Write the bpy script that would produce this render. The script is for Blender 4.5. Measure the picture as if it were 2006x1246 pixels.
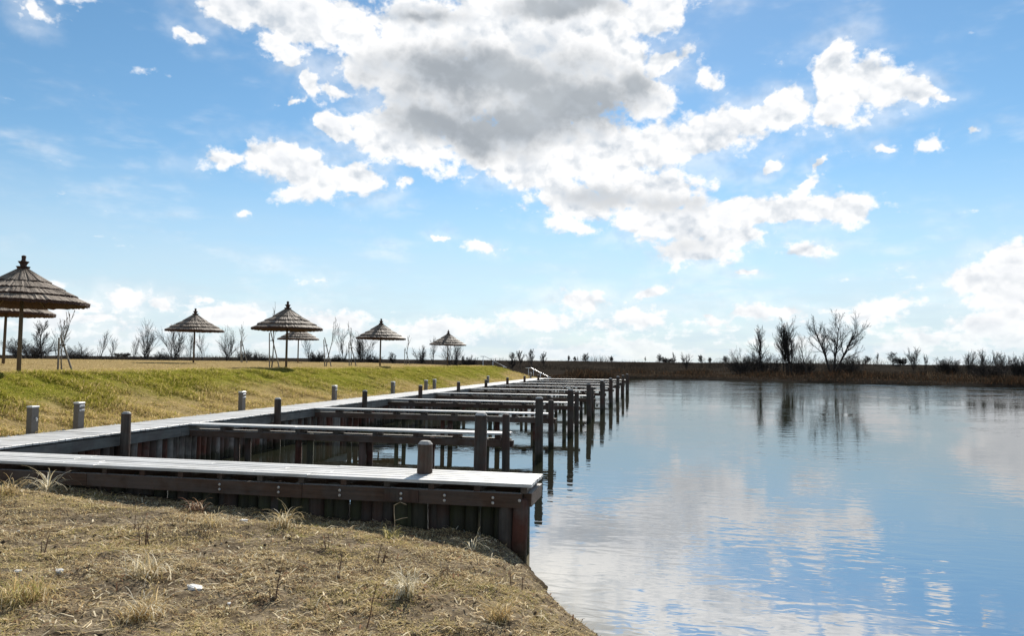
import bpy, math, random
import numpy as np
from mathutils import Matrix, Vector

# ------------------------------------------------------------------ scene, camera, sky, sun
scene = bpy.context.scene
COL = scene.collection
for o in list(bpy.data.objects):
    bpy.data.objects.remove(o, do_unlink=True)
R = math.radians

EYE = 2.6
YAW, PITCH, ROLL = R(11.7), R(3.4), R(0.6)
cam_data = bpy.data.cameras.new('camera')
cam_data.sensor_width = 36.0
cam_data.lens = 36.0 * 1450 / 2006
cam_data.clip_start = 0.05
cam_data.clip_end = 20000
cam = bpy.data.objects.new('camera', cam_data)
COL.objects.link(cam)
fw = Vector((-math.sin(YAW) * math.cos(PITCH), math.cos(YAW) * math.cos(PITCH), math.sin(PITCH)))
rt0 = Vector((math.cos(YAW), math.sin(YAW), 0))
up0 = rt0.cross(fw)
rt = rt0 * math.cos(ROLL) + up0 * math.sin(ROLL)
up = -rt0 * math.sin(ROLL) + up0 * math.cos(ROLL)
m = Matrix((( rt.x, up.x, -fw.x, 0), (rt.y, up.y, -fw.y, 0), (rt.z, up.z, -fw.z, EYE), (0, 0, 0, 1)))
cam.matrix_world = m
scene.camera = cam

SUN_EL, SUN_AZ = R(36), R(0.5)          # the sun stands along +Y, ahead of the camera
sun_data = bpy.data.lights.new('sun', 'SUN')
sun_data.energy = 5.0
sun_data.angle = R(0.5)
sun_data.color = (1.0, 0.95, 0.87)
sun = bpy.data.objects.new('sun', sun_data)
COL.objects.link(sun)
sdir = Vector((math.sin(SUN_AZ) * math.cos(SUN_EL), math.cos(SUN_AZ) * math.cos(SUN_EL), math.sin(SUN_EL)))
sun.rotation_euler = sdir.to_track_quat('Z', 'Y').to_euler()

vs = scene.view_settings
vs.view_transform = 'Standard'
vs.look = 'None'
vs.exposure = 0.6
vs.gamma = 1.0
vs.use_curve_mapping = False
scene.cycles.max_bounces = 6
scene.cycles.diffuse_bounces = 3
scene.cycles.glossy_bounces = 4
scene.cycles.transparent_max_bounces = 8
scene.cycles.sample_clamp_indirect = 6.0
scene.cycles.caustics_reflective = False
scene.cycles.caustics_refractive = False

# clouds: (azimuth from +Y, elevation, half width, half height, tilt), all in degrees
CLOUDS = [
    (-32.61, 24.46, 3.9, 1.93, 0),
    (-27.1, 24.54, 6.79, 2.49, 0),
    (-29.28, 22.44, 2.58, 1.35, -20),
    (-24.01, 23.67, 2.32, 2.38, 0),
    (-20.1, 24.31, 5.95, 3.75, 0),
    (-13.68, 24.59, 8.09, 4.81, 0),
    (-6.81, 24.93, 7.64, 3.75, 0),
    (-1.24, 25.7, 3.92, 2.33, 30),
    (-22.8, 21.7, 3.5, 2.1, 0),
    (-17.64, 20.59, 7.98, 4.31, 0),
    (-10.4, 20.76, 9.27, 5.4, 0),
    (-3.6, 21.7, 5.14, 3.88, 0),
    (-0.07, 22.22, 2.33, 1.56, 30),
    (-25.38, 17.22, 2.66, 1.3, -15),
    (-20.34, 17.0, 6.68, 2.77, -12),
    (-13.57, 16.68, 7.62, 2.99, -8),
    (-7.15, 16.33, 7.18, 3.37, 0),
    (-1.24, 19.82, 3.31, 2.51, 0),
    (-11.14, 14.83, 4.41, 1.9, 0),
    (-2.02, 15.84, 6.62, 2.79, 10),
    (3.72, 16.83, 4.85, 2.24, 15),
    (6.3, 17.53, 2.91, 1.77, 20),
    (8.82, 18.18, 2.65, 2.6, 20),
    (12.31, 20.31, 2.86, 2.82, 10),
    (14.29, 19.21, 3.58, 2.31, -15),
    (17.14, 18.46, 2.63, 1.29, -20),
    (12.28, 18.14, 2.69, 1.86, 0),
    (18.81, 17.88, 0.9, 0.58, -20),
    (-7.13, 12.34, 4.76, 1.92, -8),
    (-2.02, 13.02, 6.21, 2.27, 0),
    (-0.09, 10.5, 6.12, 2.1, -10),
    (5.16, 11.06, 4.75, 1.67, 0),
    (9.44, 11.12, 4.86, 1.38, 0),
    (13.0, 10.95, 2.8, 1.27, -5),
    (10.5, 12.92, 2.74, 0.86, 45),
    (11.88, 14.28, 1.35, 0.42, 30),
    (1.8, 8.16, 4.14, 1.53, 3),
    (5.14, 9.2, 3.28, 1.31, 10),
    (-9.93, 14.07, 3.6, 1.53, 0),
    (-6.72, 10.61, 3.17, 0.85, -10),
    (-33.31, 14.25, 2.43, 0.78, 8),
    (-29.59, 14.69, 3.82, 1.88, 0),
    (-27.53, 13.58, 4.45, 1.91, -10),
    (-24.53, 13.78, 3.43, 1.94, 0),
    (-27.49, 12.1, 2.59, 0.89, 0),
    (-20.55, 14.0, 1.02, 0.83, 0),
    (-27.16, 20.09, 1.12, 1.33, 20),
    (-25.44, 19.72, 1.71, 0.92, 0),
    (-28.61, 18.72, 0.96, 0.32, 10),
    (-36.14, 22.43, 1.21, 0.58, -15),
    (-45.34, 22.03, 1.41, 1.06, -20),
    (3.29, 20.94, 1.88, 0.83, -35),
    (10.03, 8.33, 1.78, 0.8, 0),
    (7.89, 14.19, 1.95, 0.61, 35),
    (-14.46, 8.99, 2.38, 0.63, -22),
    (-17.37, 9.63, 1.34, 0.31, -5),
    (15.34, 15.06, 1.43, 0.44, 0),
    (17.93, 14.91, 0.91, 0.86, 30),
    (20.52, 15.2, 0.98, 0.48, 20),
    (5.85, 6.74, 1.62, 0.38, 5),
    (-31.43, 10.41, 0.5, 0.29, 0),
    (22.68, 6.51, 2.98, 1.95, 18),
    (20.44, 5.71, 2.7, 1.27, 5),
    (22.36, 4.4, 2.99, 1.31, 0),
    (21.77, 2.61, 3.58, 1.19, 0),
    (-39.54, 4.16, 1.92, 1.05, 0),
    (-37.06, 3.92, 1.23, 0.64, 0),
    (-6.69, 4.82, 2.67, 1.02, 0),
    (-1.06, 5.43, 2.11, 0.47, 12),
    (14.67, 4.06, 3.18, 0.99, 8),
    (6.55, 3.83, 2.68, 0.75, 0),
    (8.66, 3.88, 1.74, 0.59, 0),
    (-2.02, 3.49, 3.08, 1.01, 0),
    (-10.04, 3.14, 3.16, 0.95, 0),
    (-16.54, 2.47, 4.32, 1.02, 0),
    (-32.26, 3.08, 3.47, 1.11, 0),
    (-25.39, 2.82, 3.36, 0.92, 0),
    (-41.32, 2.76, 1.2, 0.34, 0)]
DARK = [
    (-14.04, 21.43, 12.09, 3.04, 4),
    (-6.77, 19.64, 7.6, 2.72, 0),
    (-16.78, 17.53, 7.98, 2.04, -12),
    (-11.98, 18.19, 9.25, 2.59, 0),
    (-2.02, 20.57, 2.74, 1.96, 0),
    (-4.76, 12.51, 5.12, 1.15, -5),
    (1.05, 8.56, 3.41, 1.07, 5),
    (-0.47, 12.03, 4.61, 0.91, -5),
    (-8.03, 26.14, 6.47, 1.18, 0),
    (-19.33, 25.38, 4.39, 0.84, 0)]


class NT:
    """small helper to wire nodes"""
    def __init__(s, tree):
        s.t = tree

    def n(s, kind, **kw):
        nd = s.t.nodes.new(kind)
        for k, v in kw.items():
            setattr(nd, k, v)
        return nd

    def l(s, a, b):
        s.t.links.new(a, b)

    def put(s, sock, v):
        if hasattr(v, 'is_output') or isinstance(v, bpy.types.NodeSocket):
            s.l(v, sock)
        else:
            sock.default_value = v

    def math(s, op, a, b=None, c=None, clamp=False):
        nd = s.n('ShaderNodeMath', operation=op, use_clamp=clamp)
        s.put(nd.inputs[0], a)
        if b is not None:
            s.put(nd.inputs[1], b)
        if c is not None:
            s.put(nd.inputs[2], c)
        return nd.outputs[0]

    def vmath(s, op, a, b=None):
        nd = s.n('ShaderNodeVectorMath', operation=op)
        s.put(nd.inputs[0], a)
        if b is not None:
            s.put(nd.inputs[1], b)
        return nd

    def smooth(s, v, lo, hi, a=0.0, b=1.0):
        nd = s.n('ShaderNodeMapRange', interpolation_type='SMOOTHSTEP')
        s.put(nd.inputs['Value'], v)
        nd.inputs['From Min'].default_value = lo
        nd.inputs['From Max'].default_value = hi
        nd.inputs['To Min'].default_value = a
        nd.inputs['To Max'].default_value = b
        return nd.outputs[0]

    def noise(s, vec, scale, detail=4, rough=0.55, dist=0.0, lac=2.0):
        nd = s.n('ShaderNodeTexNoise', noise_dimensions='3D')
        if vec is not None:
            s.l(vec, nd.inputs['Vector'])
        nd.inputs['Scale'].default_value = scale
        nd.inputs['Detail'].default_value = detail
        nd.inputs['Roughness'].default_value = rough
        nd.inputs['Lacunarity'].default_value = lac
        nd.inputs['Distortion'].default_value = dist
        return nd.outputs['Fac']

    def mix(s, f, a, b, mode='MIX'):
        nd = s.n('ShaderNodeMix', data_type='RGBA', blend_type=mode)
        s.put(nd.inputs['Factor'], f)
        s.put(nd.inputs[6], a)
        s.put(nd.inputs[7], b)
        return nd.outputs[2]

    def ramp(s, v, stops, interp='LINEAR'):
        nd = s.n('ShaderNodeValToRGB')
        s.l(v, nd.inputs[0])
        cr = nd.color_ramp
        cr.interpolation = interp
        while len(cr.elements) < len(stops):
            cr.elements.new(0.5)
        for e, (p, c) in zip(cr.elements, stops):
            e.position = p
            e.color = (*c, 1)
        return nd.outputs[0]

    def mapping(s, vec, scale=(1, 1, 1), loc=(0, 0, 0), rot=(0, 0, 0), kind='POINT'):
        nd = s.n('ShaderNodeMapping', vector_type=kind)
        s.l(vec, nd.inputs['Vector'])
        nd.inputs['Location'].default_value = loc
        nd.inputs['Rotation'].default_value = rot
        nd.inputs['Scale'].default_value = scale
        return nd.outputs[0]


def build_world():
    world = bpy.data.worlds.new('World')
    scene.world = world
    world.use_nodes = True
    world.cycles.sampling_method = 'MANUAL'
    world.cycles.sample_map_resolution = 256
    t = world.node_tree
    t.nodes.clear()
    k = NT(t)
    out = k.n('ShaderNodeOutputWorld')
    bg = k.n('ShaderNodeBackground')
    k.l(bg.outputs[0], out.inputs[0])
    sky = k.n('ShaderNodeTexSky', sky_type='NISHITA')
    sky.sun_disc = False
    sky.sun_elevation = SUN_EL
    sky.sun_rotation = SUN_AZ
    sky.altitude = 100
    sky.air_density = SKY_AIR
    sky.dust_density = SKY_DUST
    sky.ozone_density = SKY_OZONE
    tc = k.n('ShaderNodeTexCoord')
    d = tc.outputs['Generated']
    sep = k.n('ShaderNodeSeparateXYZ')
    k.l(d, sep.inputs[0])
    az = k.math('MULTIPLY', k.math('ARCTAN2', sep.outputs[0], sep.outputs[1]), 57.29578)
    el = k.math('MULTIPLY', k.math('ARCSINE', sep.outputs[2]), 57.29578)
    comb = k.n('ShaderNodeCombineXYZ')
    k.l(az, comb.inputs[0])
    k.l(el, comb.inputs[1])
    p0 = comb.outputs[0]
    # large noise pushes the coordinates about so that no outline stays an ellipse
    wn = k.n('ShaderNodeTexNoise', noise_dimensions='3D')
    k.l(d, wn.inputs['Vector'])
    wn.inputs['Scale'].default_value = 11.0
    wn.inputs['Detail'].default_value = 5.0
    wn.inputs['Roughness'].default_value = 0.62
    off = k.vmath('MULTIPLY', k.vmath('SUBTRACT', wn.outputs['Color'], (0.5, 0.5, 0.5)).outputs[0], (5.0, 3.0, 0.0)).outputs[0]
    # low clouds are far clouds: displaced less
    lowk = k.smooth(el, 2.0, 12.0, 0.3, 1.0)
    sc = k.n('ShaderNodeVectorMath', operation='SCALE')
    k.l(off, sc.inputs[0])
    k.l(lowk, sc.inputs['Scale'])
    p = k.vmath('ADD', p0, sc.outputs[0]).outputs[0]

    turned = {}

    def rotated(rot):
        """the (azimuth, elevation) plane turned by a few fixed angles"""
        if rot not in turned:
            c_, s_ = math.cos(R(rot)), math.sin(R(rot))
            cb_ = k.n('ShaderNodeCombineXYZ')
            k.l(k.vmath('DOT_PRODUCT', p, (c_, s_, 0)).outputs['Value'], cb_.inputs[0])
            k.l(k.vmath('DOT_PRODUCT', p, (-s_, c_, 0)).outputs['Value'], cb_.inputs[1])
            turned[rot] = cb_.outputs[0]
        return turned[rot]

    def field(blobs, kk):
        acc = None
        for a, e, rx, ry, rot in blobs:
            rot = min((-35, -15, 0, 15, 35), key=lambda q: abs(q - rot))
            pad = 0.0
            if ry < 1.1:                    # small clouds: ragged rather than solid
                rx, ry, pad = rx * 1.5, ry * 1.6, 0.30
            c_, s_ = math.cos(R(rot)), math.sin(R(rot))
            a2_, e2_ = c_ * a + s_ * e, -s_ * a + c_ * e
            ma = k.n('ShaderNodeVectorMath', operation='MULTIPLY_ADD')
            k.l(rotated(rot), ma.inputs[0])
            ma.inputs[1].default_value = (1 / rx, 1 / ry, 0)
            ma.inputs[2].default_value = (-a2_ / rx, -e2_ / ry, 0)
            ln = k.vmath('LENGTH', ma.outputs[0]).outputs['Value']
            if pad:
                ln = k.math('ADD', ln, pad)
            acc = ln if acc is None else k.math('SMOOTH_MIN', acc, ln, kk)
        return k.math('SUBTRACT', 1.0, acc)
    F = field(CLOUDS, 0.18)
    # the rest of the sky carries the same scattered cumulus
    dm = k.mapping(d, (1, 1, 2.2))
    cov = k.noise(dm, 3.1, 3, 0.5)
    dots = k.vmath('DOT_PRODUCT', d, (-0.2, 0.96, 0.19)).outputs['Value']
    away = k.smooth(dots, 0.80, 0.70, 0.0, 1.0)
    F2 = k.math('SUBTRACT', k.math('MULTIPLY', k.math('SUBTRACT', cov, 0.54), 6.0), k.math('MULTIPLY', k.math('SUBTRACT', 1.0, away), 6.0))
    F2 = k.math('MINIMUM', F2, k.smooth(el, 0.0, 10.0, 0.1, 0.9))
    F = k.math('MAXIMUM', F, F2)
    # a broken line of far cumulus low over the horizon
    lown = k.noise(k.mapping(d, (1, 1, 3.6)), 10.0, 4, 0.55)
    F3 = k.math('MULTIPLY', k.math('SUBTRACT', lown, k.smooth(el, 1.0, 6.5, 0.47, 0.66)), 3.2)
    F = k.math('MAXIMUM', F, F3)
    # fine billow
    wv = k.n('ShaderNodeVectorMath', operation='SCALE')
    k.l(d, wv.inputs[0])
    wv.inputs['Scale'].default_value = 1.0
    zst = k.mapping(d, (1, 1, 1.25))
    lowfreq = k.smooth(el, 1.0, 9.0, 1.0, 0.0)
    def billow(vec, det):
        vo = k.n('ShaderNodeTexVoronoi', voronoi_dimensions='3D', feature='F1')
        k.l(vec, vo.inputs['Vector'])
        vo.inputs['Scale'].default_value = 24.0
        vo.inputs['Detail'].default_value = det
        vo.inputs['Roughness'].default_value = 0.55
        vo.inputs['Lacunarity'].default_value = 2.3
        return k.math('SUBTRACT', 1.0, vo.outputs['Distance'])
    jig = k.vmath('ADD', zst, k.vmath('SCALE', wn.outputs['Color']).outputs[0])
    jig.inputs[1].links[0].from_node.inputs['Scale'].default_value = 0.05
    jv = jig.outputs[0]
    jo = k.vmath('ADD', jv, (0.004, 0.0, 0.012)).outputs[0]
    bl = billow(jv, 2.0)
    n1 = k.math('MULTIPLY_ADD', k.math('SUBTRACT', bl, 0.40), 0.34, k.noise(zst, 20.0, 8, 0.58))
    n1b = k.noise(zst, 55.0, 7, 0.58)
    nn = k.mix(lowfreq, n1, n1b)
    sunoff = k.mapping(d, (1, 1, 1.25), (0.004, 0.0, 0.011))
    n1s0 = k.noise(zst, 20.0, 4, 0.52)
    n1s = k.math('MULTIPLY_ADD', k.math('SUBTRACT', bl, 0.40), 0.34, n1s0)
    n2 = k.math('MULTIPLY_ADD', k.math('SUBTRACT', billow(jo, 1.0), 0.40), 0.34, k.noise(sunoff, 20.0, 3, 0.52))
    amp = k.smooth(el, 2.0, 10.0, 0.75, 0.78)
    D = k.math('MULTIPLY_ADD', k.math('SUBTRACT', nn, 0.5), k.math('MULTIPLY', amp, 2.0), k.math('ADD', F, 0.09))
    fine = k.noise(zst, 75.0, 5, 0.6)
    D = k.math('MULTIPLY_ADD', k.math('SUBTRACT', fine, 0.5), 0.85, D)
    solid = k.math('ADD', D, k.smooth(F, 0.25, 0.7, 0.0, 0.45))
    veil = k.math('MULTIPLY', k.smooth(F, -0.75, 0.25), k.smooth(k.noise(k.mapping(d, (1, 1, 1.8)), 9.0, 4, 0.6), 0.38, 0.70, 0.0, 0.45))
    alpha = k.math('MAXIMUM', k.smooth(solid, -0.03, 0.52), veil)
    # shade: thick parts grey (they are lit from behind), thin rims bright
    DF = k.math('MULTIPLY_ADD', k.math('SUBTRACT', n1s, 0.5), 0.65, field(DARK, 0.35))
    dark = k.math('MULTIPLY', k.smooth(DF, -0.14, 0.68), k.smooth(el, 10.0, 16.0, 0.40, 1.0))
    thick = k.smooth(k.math('MULTIPLY_ADD', k.math('SUBTRACT', n1s, 0.5), 2.0, F), 0.25, 1.25)
    relief = k.math('SUBTRACT', n1s, n2)
    rel = k.math('MULTIPLY', relief, k.smooth(el, 3.0, 10.0, 0.9, 1.7))
    white = k.mix(thick, (1.0, 1.0, 1.0, 1), (0.85, 0.87, 0.90, 1))
    grey = k.mix(k.smooth(k.noise(zst, 9.0, 3, 0.5), 0.35, 0.65), (0.37, 0.405, 0.445, 1), (0.46, 0.495, 0.53, 1))
    ccol = k.mix(dark, white, grey)
    shade = k.math('MULTIPLY', k.math('MULTIPLY', rel, -1.0, clamp=True), k.math('SUBTRACT', 1.0, k.math('MULTIPLY', dark, 0.7)))
    ccol = k.mix(k.math('MULTIPLY', shade, 2.0, clamp=True), ccol, (0.58, 0.635, 0.70, 1))
    CL = k.n('ShaderNodeVectorMath', operation='SCALE')
    k.l(ccol, CL.inputs[0])
    CL.inputs['Scale'].default_value = CLOUD_GAIN
    # clear sky
    sk = k.n('ShaderNodeVectorMath', operation='SCALE')
    k.l(sky.outputs[0], sk.inputs[0])
    sk.inputs['Scale'].default_value = SKY_STRENGTH
    hsv = k.n('ShaderNodeHueSaturation')
    hsv.inputs['Saturation'].default_value = SKY_SAT
    hsv.inputs['Hue'].default_value = SKY_HUE
    k.l(sk.outputs[0], hsv.inputs['Color'])
    # thin milky band of far cloud above the horizon
    band = k.math('MULTIPLY', k.smooth(el, 16.0, 0.5), k.smooth(k.noise(k.mapping(d, (1, 1, 5.0)), 7.0, 4, 0.6), 0.34, 0.66, 0.8, 1.0))
    base = k.mix(k.math('MULTIPLY', band, 0.93), hsv.outputs[0], (0.60 * CLOUD_GAIN, 0.73 * CLOUD_GAIN, 0.825 * CLOUD_GAIN, 1))
    a2 = k.math('MULTIPLY', alpha, k.smooth(el, -0.5, 3.5, 0.35, 1.0))
    final = k.mix(a2, base, CL.outputs[0])
    k.l(final, bg.inputs['Color'])
    bg.inputs['Strength'].default_value = 1.0


SKY_AIR, SKY_DUST, SKY_OZONE = 1.0, 0.05, 3.0
SKY_STRENGTH = 0.077
SKY_SAT, SKY_HUE = 1.10, 0.490
CLOUD_GAIN = 0.71
build_world()

# ------------------------------------------------------------------ helpers
rng = np.random.default_rng(7)
random.seed(7)


def value_noise(x, y, seed=0):
    x = np.asarray(x, float)
    y = np.asarray(y, float)
    xi = np.floor(x).astype(np.int64)
    yi = np.floor(y).astype(np.int64)
    xf = x - xi
    yf = y - yi

    def h(a, b):
        n = (a * 374761393 + b * 668265263 + seed * 1442695041) & 0x7fffffff
        n = (n ^ (n >> 13)) * 1274126177 & 0x7fffffff
        return ((n ^ (n >> 16)) & 0xffff) / 65535.0
    u = xf * xf * (3 - 2 * xf)
    v = yf * yf * (3 - 2 * yf)
    return (h(xi, yi) * (1 - u) + h(xi + 1, yi) * u) * (1 - v) + (h(xi, yi + 1) * (1 - u) + h(xi + 1, yi + 1) * u) * v


def fbm(x, y, scale, octaves=4, seed=0):
    a, t, s = 0.5, 0.0, 0.0
    for i in range(octaves):
        s = s + a * value_noise(np.asarray(x) * scale + 17.3 * i, np.asarray(y) * scale - 9.1 * i, seed + i)
        t += a
        a *= 0.5
        scale *= 2.03
    return s / t


def sstep(a, b, x):
    t = np.clip((np.asarray(x, float) - a) / (b - a), 0, 1)
    return t * t * (3 - 2 * t)


class MB:
    """collects boxes, tubes and lathes; build() links them as ONE mesh object"""
    def __init__(s):
        s.v, s.f = [], []

    def add(s, verts, faces):
        o = len(s.v)
        s.v.extend(verts)
        s.f.extend([tuple(i + o for i in f) for f in faces])
        return s

    def box(s, x0, x1, y0, y1, z0, z1, jit=0.0):
        j = (lambda: random.uniform(-jit, jit)) if jit else (lambda: 0.0)
        vs_ = [(x + j(), y + j(), z + j()) for z in (z0, z1) for y in (y0, y1) for x in (x0, x1)]
        return s.add(vs_, [(0, 2, 3, 1), (4, 5, 7, 6), (0, 1, 5, 4), (2, 6, 7, 3), (0, 4, 6, 2), (1, 3, 7, 5)])

    def cbox(s, x0, x1, y0, y1, z0, z1, c=0.006):
        """a box with its four top edges chamfered"""
        v = [(x0, y0, z0), (x1, y0, z0), (x1, y1, z0), (x0, y1, z0),
             (x0, y0, z1 - c), (x1, y0, z1 - c), (x1, y1, z1 - c), (x0, y1, z1 - c),
             (x0 + c, y0 + c, z1), (x1 - c, y0 + c, z1), (x1 - c, y1 - c, z1), (x0 + c, y1 - c, z1)]
        return s.add(v, [(3, 2, 1, 0), (0, 1, 5, 4), (1, 2, 6, 5), (2, 3, 7, 6), (3, 0, 4, 7),
                         (4, 5, 9, 8), (5, 6, 10, 9), (6, 7, 11, 10), (7, 4, 8, 11), (8, 9, 10, 11)])

    def tube(s, pts, radii, sides=6, cap=True):
        pts = [Vector(p) for p in pts]
        n = len(pts)
        vs_, fs = [], []
        for i, p in enumerate(pts):
            d = (pts[min(i + 1, n - 1)] - pts[max(i - 1, 0)])
            if d.length < 1e-9:
                d = Vector((0, 0, 1))
            d.normalize()
            a = d.cross(Vector((1, 0, 0)) if abs(d.x) < 0.9 else Vector((0, 1, 0))).normalized()
            b = d.cross(a)
            for q in range(sides):
                t = 2 * math.pi * q / sides
                vs_.append(tuple(p + (a * math.cos(t) + b * math.sin(t)) * radii[i]))
        for i in range(n - 1):
            for q in range(sides):
                r = (q + 1) % sides
                fs.append((i * sides + q, i * sides + r, (i + 1) * sides + r, (i + 1) * sides + q))
        if cap:
            fs.append(tuple(range(sides))[::-1])
            fs.append(tuple((n - 1) * sides + q for q in range(sides)))
        return s.add(vs_, fs)

    def lathe(s, prof, sides=12, jit=0.0, closed=False):
        vs_, fs = [], []
        for r, z in prof:
            for q in range(sides):
                t = 2 * math.pi * q / sides
                rr = r * (1 + (random.uniform(-jit, jit) if jit else 0))
                vs_.append((rr * math.cos(t), rr * math.sin(t), z))
        n = len(prof)
        for i in range(n if closed else n - 1):
            for q in range(sides):
                r = (q + 1) % sides
                j = (i + 1) % n
                fs.append((i * sides + q, i * sides + r, j * sides + r, j * sides + q))
        if not closed:
            fs.append(tuple(range(sides))[::-1])
            fs.append(tuple((n - 1) * sides + q for q in range(sides)))
        return s.add(vs_, fs)

    def mesh(s, name, mat, smooth=False):
        me = bpy.data.meshes.new(name)
        me.from_pydata(s.v, [], s.f)
        if mat:
            me.materials.append(mat)
        if smooth:
            me.polygons.foreach_set('use_smooth', [True] * len(me.polygons))
        me.update()
        return me

    def build(s, name, mat, parent=None, smooth=False):
        return link(name, s.mesh(name, mat, smooth), parent)


def link(name, me, parent=None, loc=None, rot=None, scale=None):
    o = bpy.data.objects.new(name, me)
    COL.objects.link(o)
    if parent is not None:
        o.parent = parent
    if loc is not None:
        o.location = loc
    if rot is not None:
        o.rotation_euler = rot
    if scale is not None:
        o.scale = scale
    return o


def raw_mesh(name, v, f, mat, smooth=False, col=None):
    """fast mesh from numpy arrays; all faces have the same number of corners"""
    v = np.asarray(v, np.float32)
    f = np.asarray(f, np.int32)
    me = bpy.data.meshes.new(name)
    me.vertices.add(len(v))
    me.vertices.foreach_set('co', v.ravel())
    k = f.shape[1]
    me.loops.add(f.size)
    me.loops.foreach_set('vertex_index', f.ravel())
    me.polygons.add(len(f))
    me.polygons.foreach_set('loop_start', np.arange(len(f), dtype=np.int32) * k)
    me.polygons.foreach_set('loop_total', np.full(len(f), k, np.int32))
    if smooth:
        me.polygons.foreach_set('use_smooth', np.ones(len(f), bool))
    if col is not None:
        at = me.attributes.new('col', 'FLOAT_COLOR', 'POINT')
        at.data.foreach_set('color', np.asarray(col, np.float32).ravel())
    me.update(calc_edges=True)
    me.materials.append(mat)
    return me


def tag(o, label, cat, group=None, kind=None):
    if label:
        o['label'] = label
    if cat:
        o['category'] = cat
    if group:
        o['group'] = group
    if kind:
        o['kind'] = kind
    return o


def thing(name, label, cat, loc=(0, 0, 0), rz=0.0, group=None):
    o = link(name, None, None, loc, (0, 0, rz))
    o.empty_display_size = 0.2
    return tag(o, label, cat, group)


def copy_tree(src, loc=None, rot=None, scale=None):
    c = src.copy()
    COL.objects.link(c)
    if loc is not None:
        c.location = loc
    if rot is not None:
        c.rotation_euler = rot
    if scale is not None:
        c.scale = scale
    for ch in list(src.children):
        d = ch.copy()
        COL.objects.link(d)
        d.parent = c
        for g in list(ch.children):
            e = g.copy()
            COL.objects.link(e)
            e.parent = d
    return c


ORD = ['first', 'second', 'third', 'fourth', 'fifth', 'sixth', 'seventh', 'eighth', 'ninth', 'tenth',
       'eleventh', 'twelfth', 'thirteenth', 'fourteenth', 'fifteenth', 'sixteenth', 'seventeenth', 'eighteenth', 'nineteenth', 'twentieth']


# ------------------------------------------------------------------ materials
def new_mat(name):
    mt = bpy.data.materials.new(name)
    mt.use_nodes = True
    k = NT(mt.node_tree)
    b = mt.node_tree.nodes['Principled BSDF']
    return mt, k, b


def wood(name, lo, hi, axis=0, rough=0.75, stain=None, stain_amt=0.0, var=0.35, grain=26.0, spec=0.12, bump=0.5, top=False, wet=False):
    """weathered timber: streaks along one local axis, blotches, a tone of its own for each object"""
    mt, k, b = new_mat(name)
    tc = k.n('ShaderNodeTexCoord')
    oi = k.n('ShaderNodeObjectInfo')
    addv = k.n('ShaderNodeVectorMath', operation='ADD')
    k.l(tc.outputs['Object'], addv.inputs[0])
    cx = k.n('ShaderNodeCombineXYZ')
    for i in range(3):
        k.l(k.math('MULTIPLY', oi.outputs['Random'], 37.0 + 11 * i), cx.inputs[i])
    k.l(cx.outputs[0], addv.inputs[1])
    s = [grain] * 3
    s[axis] = grain * 0.05
    gv = k.mapping(addv.outputs[0], tuple(s))
    g = k.noise(gv, 1.0, 6, 0.65, 0.3)
    blot = k.noise(addv.outputs[0], 2.3, 5, 0.6)
    f = k.math('ADD', k.math('MULTIPLY', g, 0.65), k.math('MULTIPLY', blot, 0.45))
    c = k.ramp(f, [(0.28, lo), (0.78, hi)])
    if stain:
        st = k.smooth(k.noise(k.mapping(addv.outputs[0], (1.2, 1.2, 1.2)), 1.7, 4, 0.6), 0.42, 0.62, 0.0, stain_amt)
        c = k.mix(st, c, (*stain, 1))
    if wet:
        gp = k.n('ShaderNodeNewGeometry')
        zz = k.n('ShaderNodeSeparateXYZ')
        k.l(gp.outputs['Position'], zz.inputs[0])
        wz = k.math('MULTIPLY_ADD', k.noise(gp.outputs['Position'], 5.0, 3, 0.6), -0.35, zz.outputs[2])
        c = k.mix(k.smooth(wz, 0.12, -0.06, 0.0, 0.85), c, (0.018, 0.019, 0.008, 1))
    if top:
        # rain and sun have bleached the faces that look up
        gm = k.n('ShaderNodeNewGeometry')
        sx = k.n('ShaderNodeSeparateXYZ')
        k.l(gm.outputs['True Normal'], sx.inputs[0])
        c = k.mix(k.smooth(sx.outputs[2], 0.5, 0.8, 0.0, 0.9), c, (0.42, 0.40, 0.37, 1))
    v = k.math('MULTIPLY_ADD', oi.outputs['Random'], var, 1.0 - var * 0.5)
    sc = k.n('ShaderNodeVectorMath', operation='SCALE')
    k.l(c, sc.inputs[0])
    k.l(v, sc.inputs['Scale'])
    k.l(sc.outputs[0], b.inputs['Base Color'])
    b.inputs['Roughness'].default_value = rough
    b.inputs['Specular IOR Level'].default_value = spec
    bp = k.n('ShaderNodeBump')
    bp.inputs['Strength'].default_value = bump
    bp.inputs['Distance'].default_value = 0.01
    k.l(g, bp.inputs['Height'])
    k.l(bp.outputs[0], b.inputs['Normal'])
    return mt


M_DECK = wood('bleached_deck_wood', (0.30, 0.285, 0.26), (0.70, 0.685, 0.655), 0, 0.5, (0.36, 0.34, 0.30), 0.55, 0.30, 30, 0.5, 0.35)
M_BEAM = wood('red_brown_beam_wood', (0.030, 0.018, 0.012), (0.145, 0.088, 0.060), 0, 0.7, (0.13, 0.11, 0.095), 0.45, 0.4, top=True)
M_FASCIA = wood('grey_fascia_wood', (0.08, 0.077, 0.07), (0.26, 0.25, 0.225), 1, 0.7, (0.10, 0.06, 0.045), 0.3, 0.3)
M_LOG_RED = wood('red_log_wood', (0.022, 0.008, 0.006), (0.17, 0.068, 0.045), 2, 0.75, (0.15, 0.13, 0.11), 0.5, 0.6, 18, wet=True)
M_LOG_GREY = wood('grey_log_wood', (0.04, 0.036, 0.031), (0.34, 0.30, 0.26), 2, 0.75, (0.07, 0.035, 0.025), 0.5, 0.6, 18, wet=True)
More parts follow.
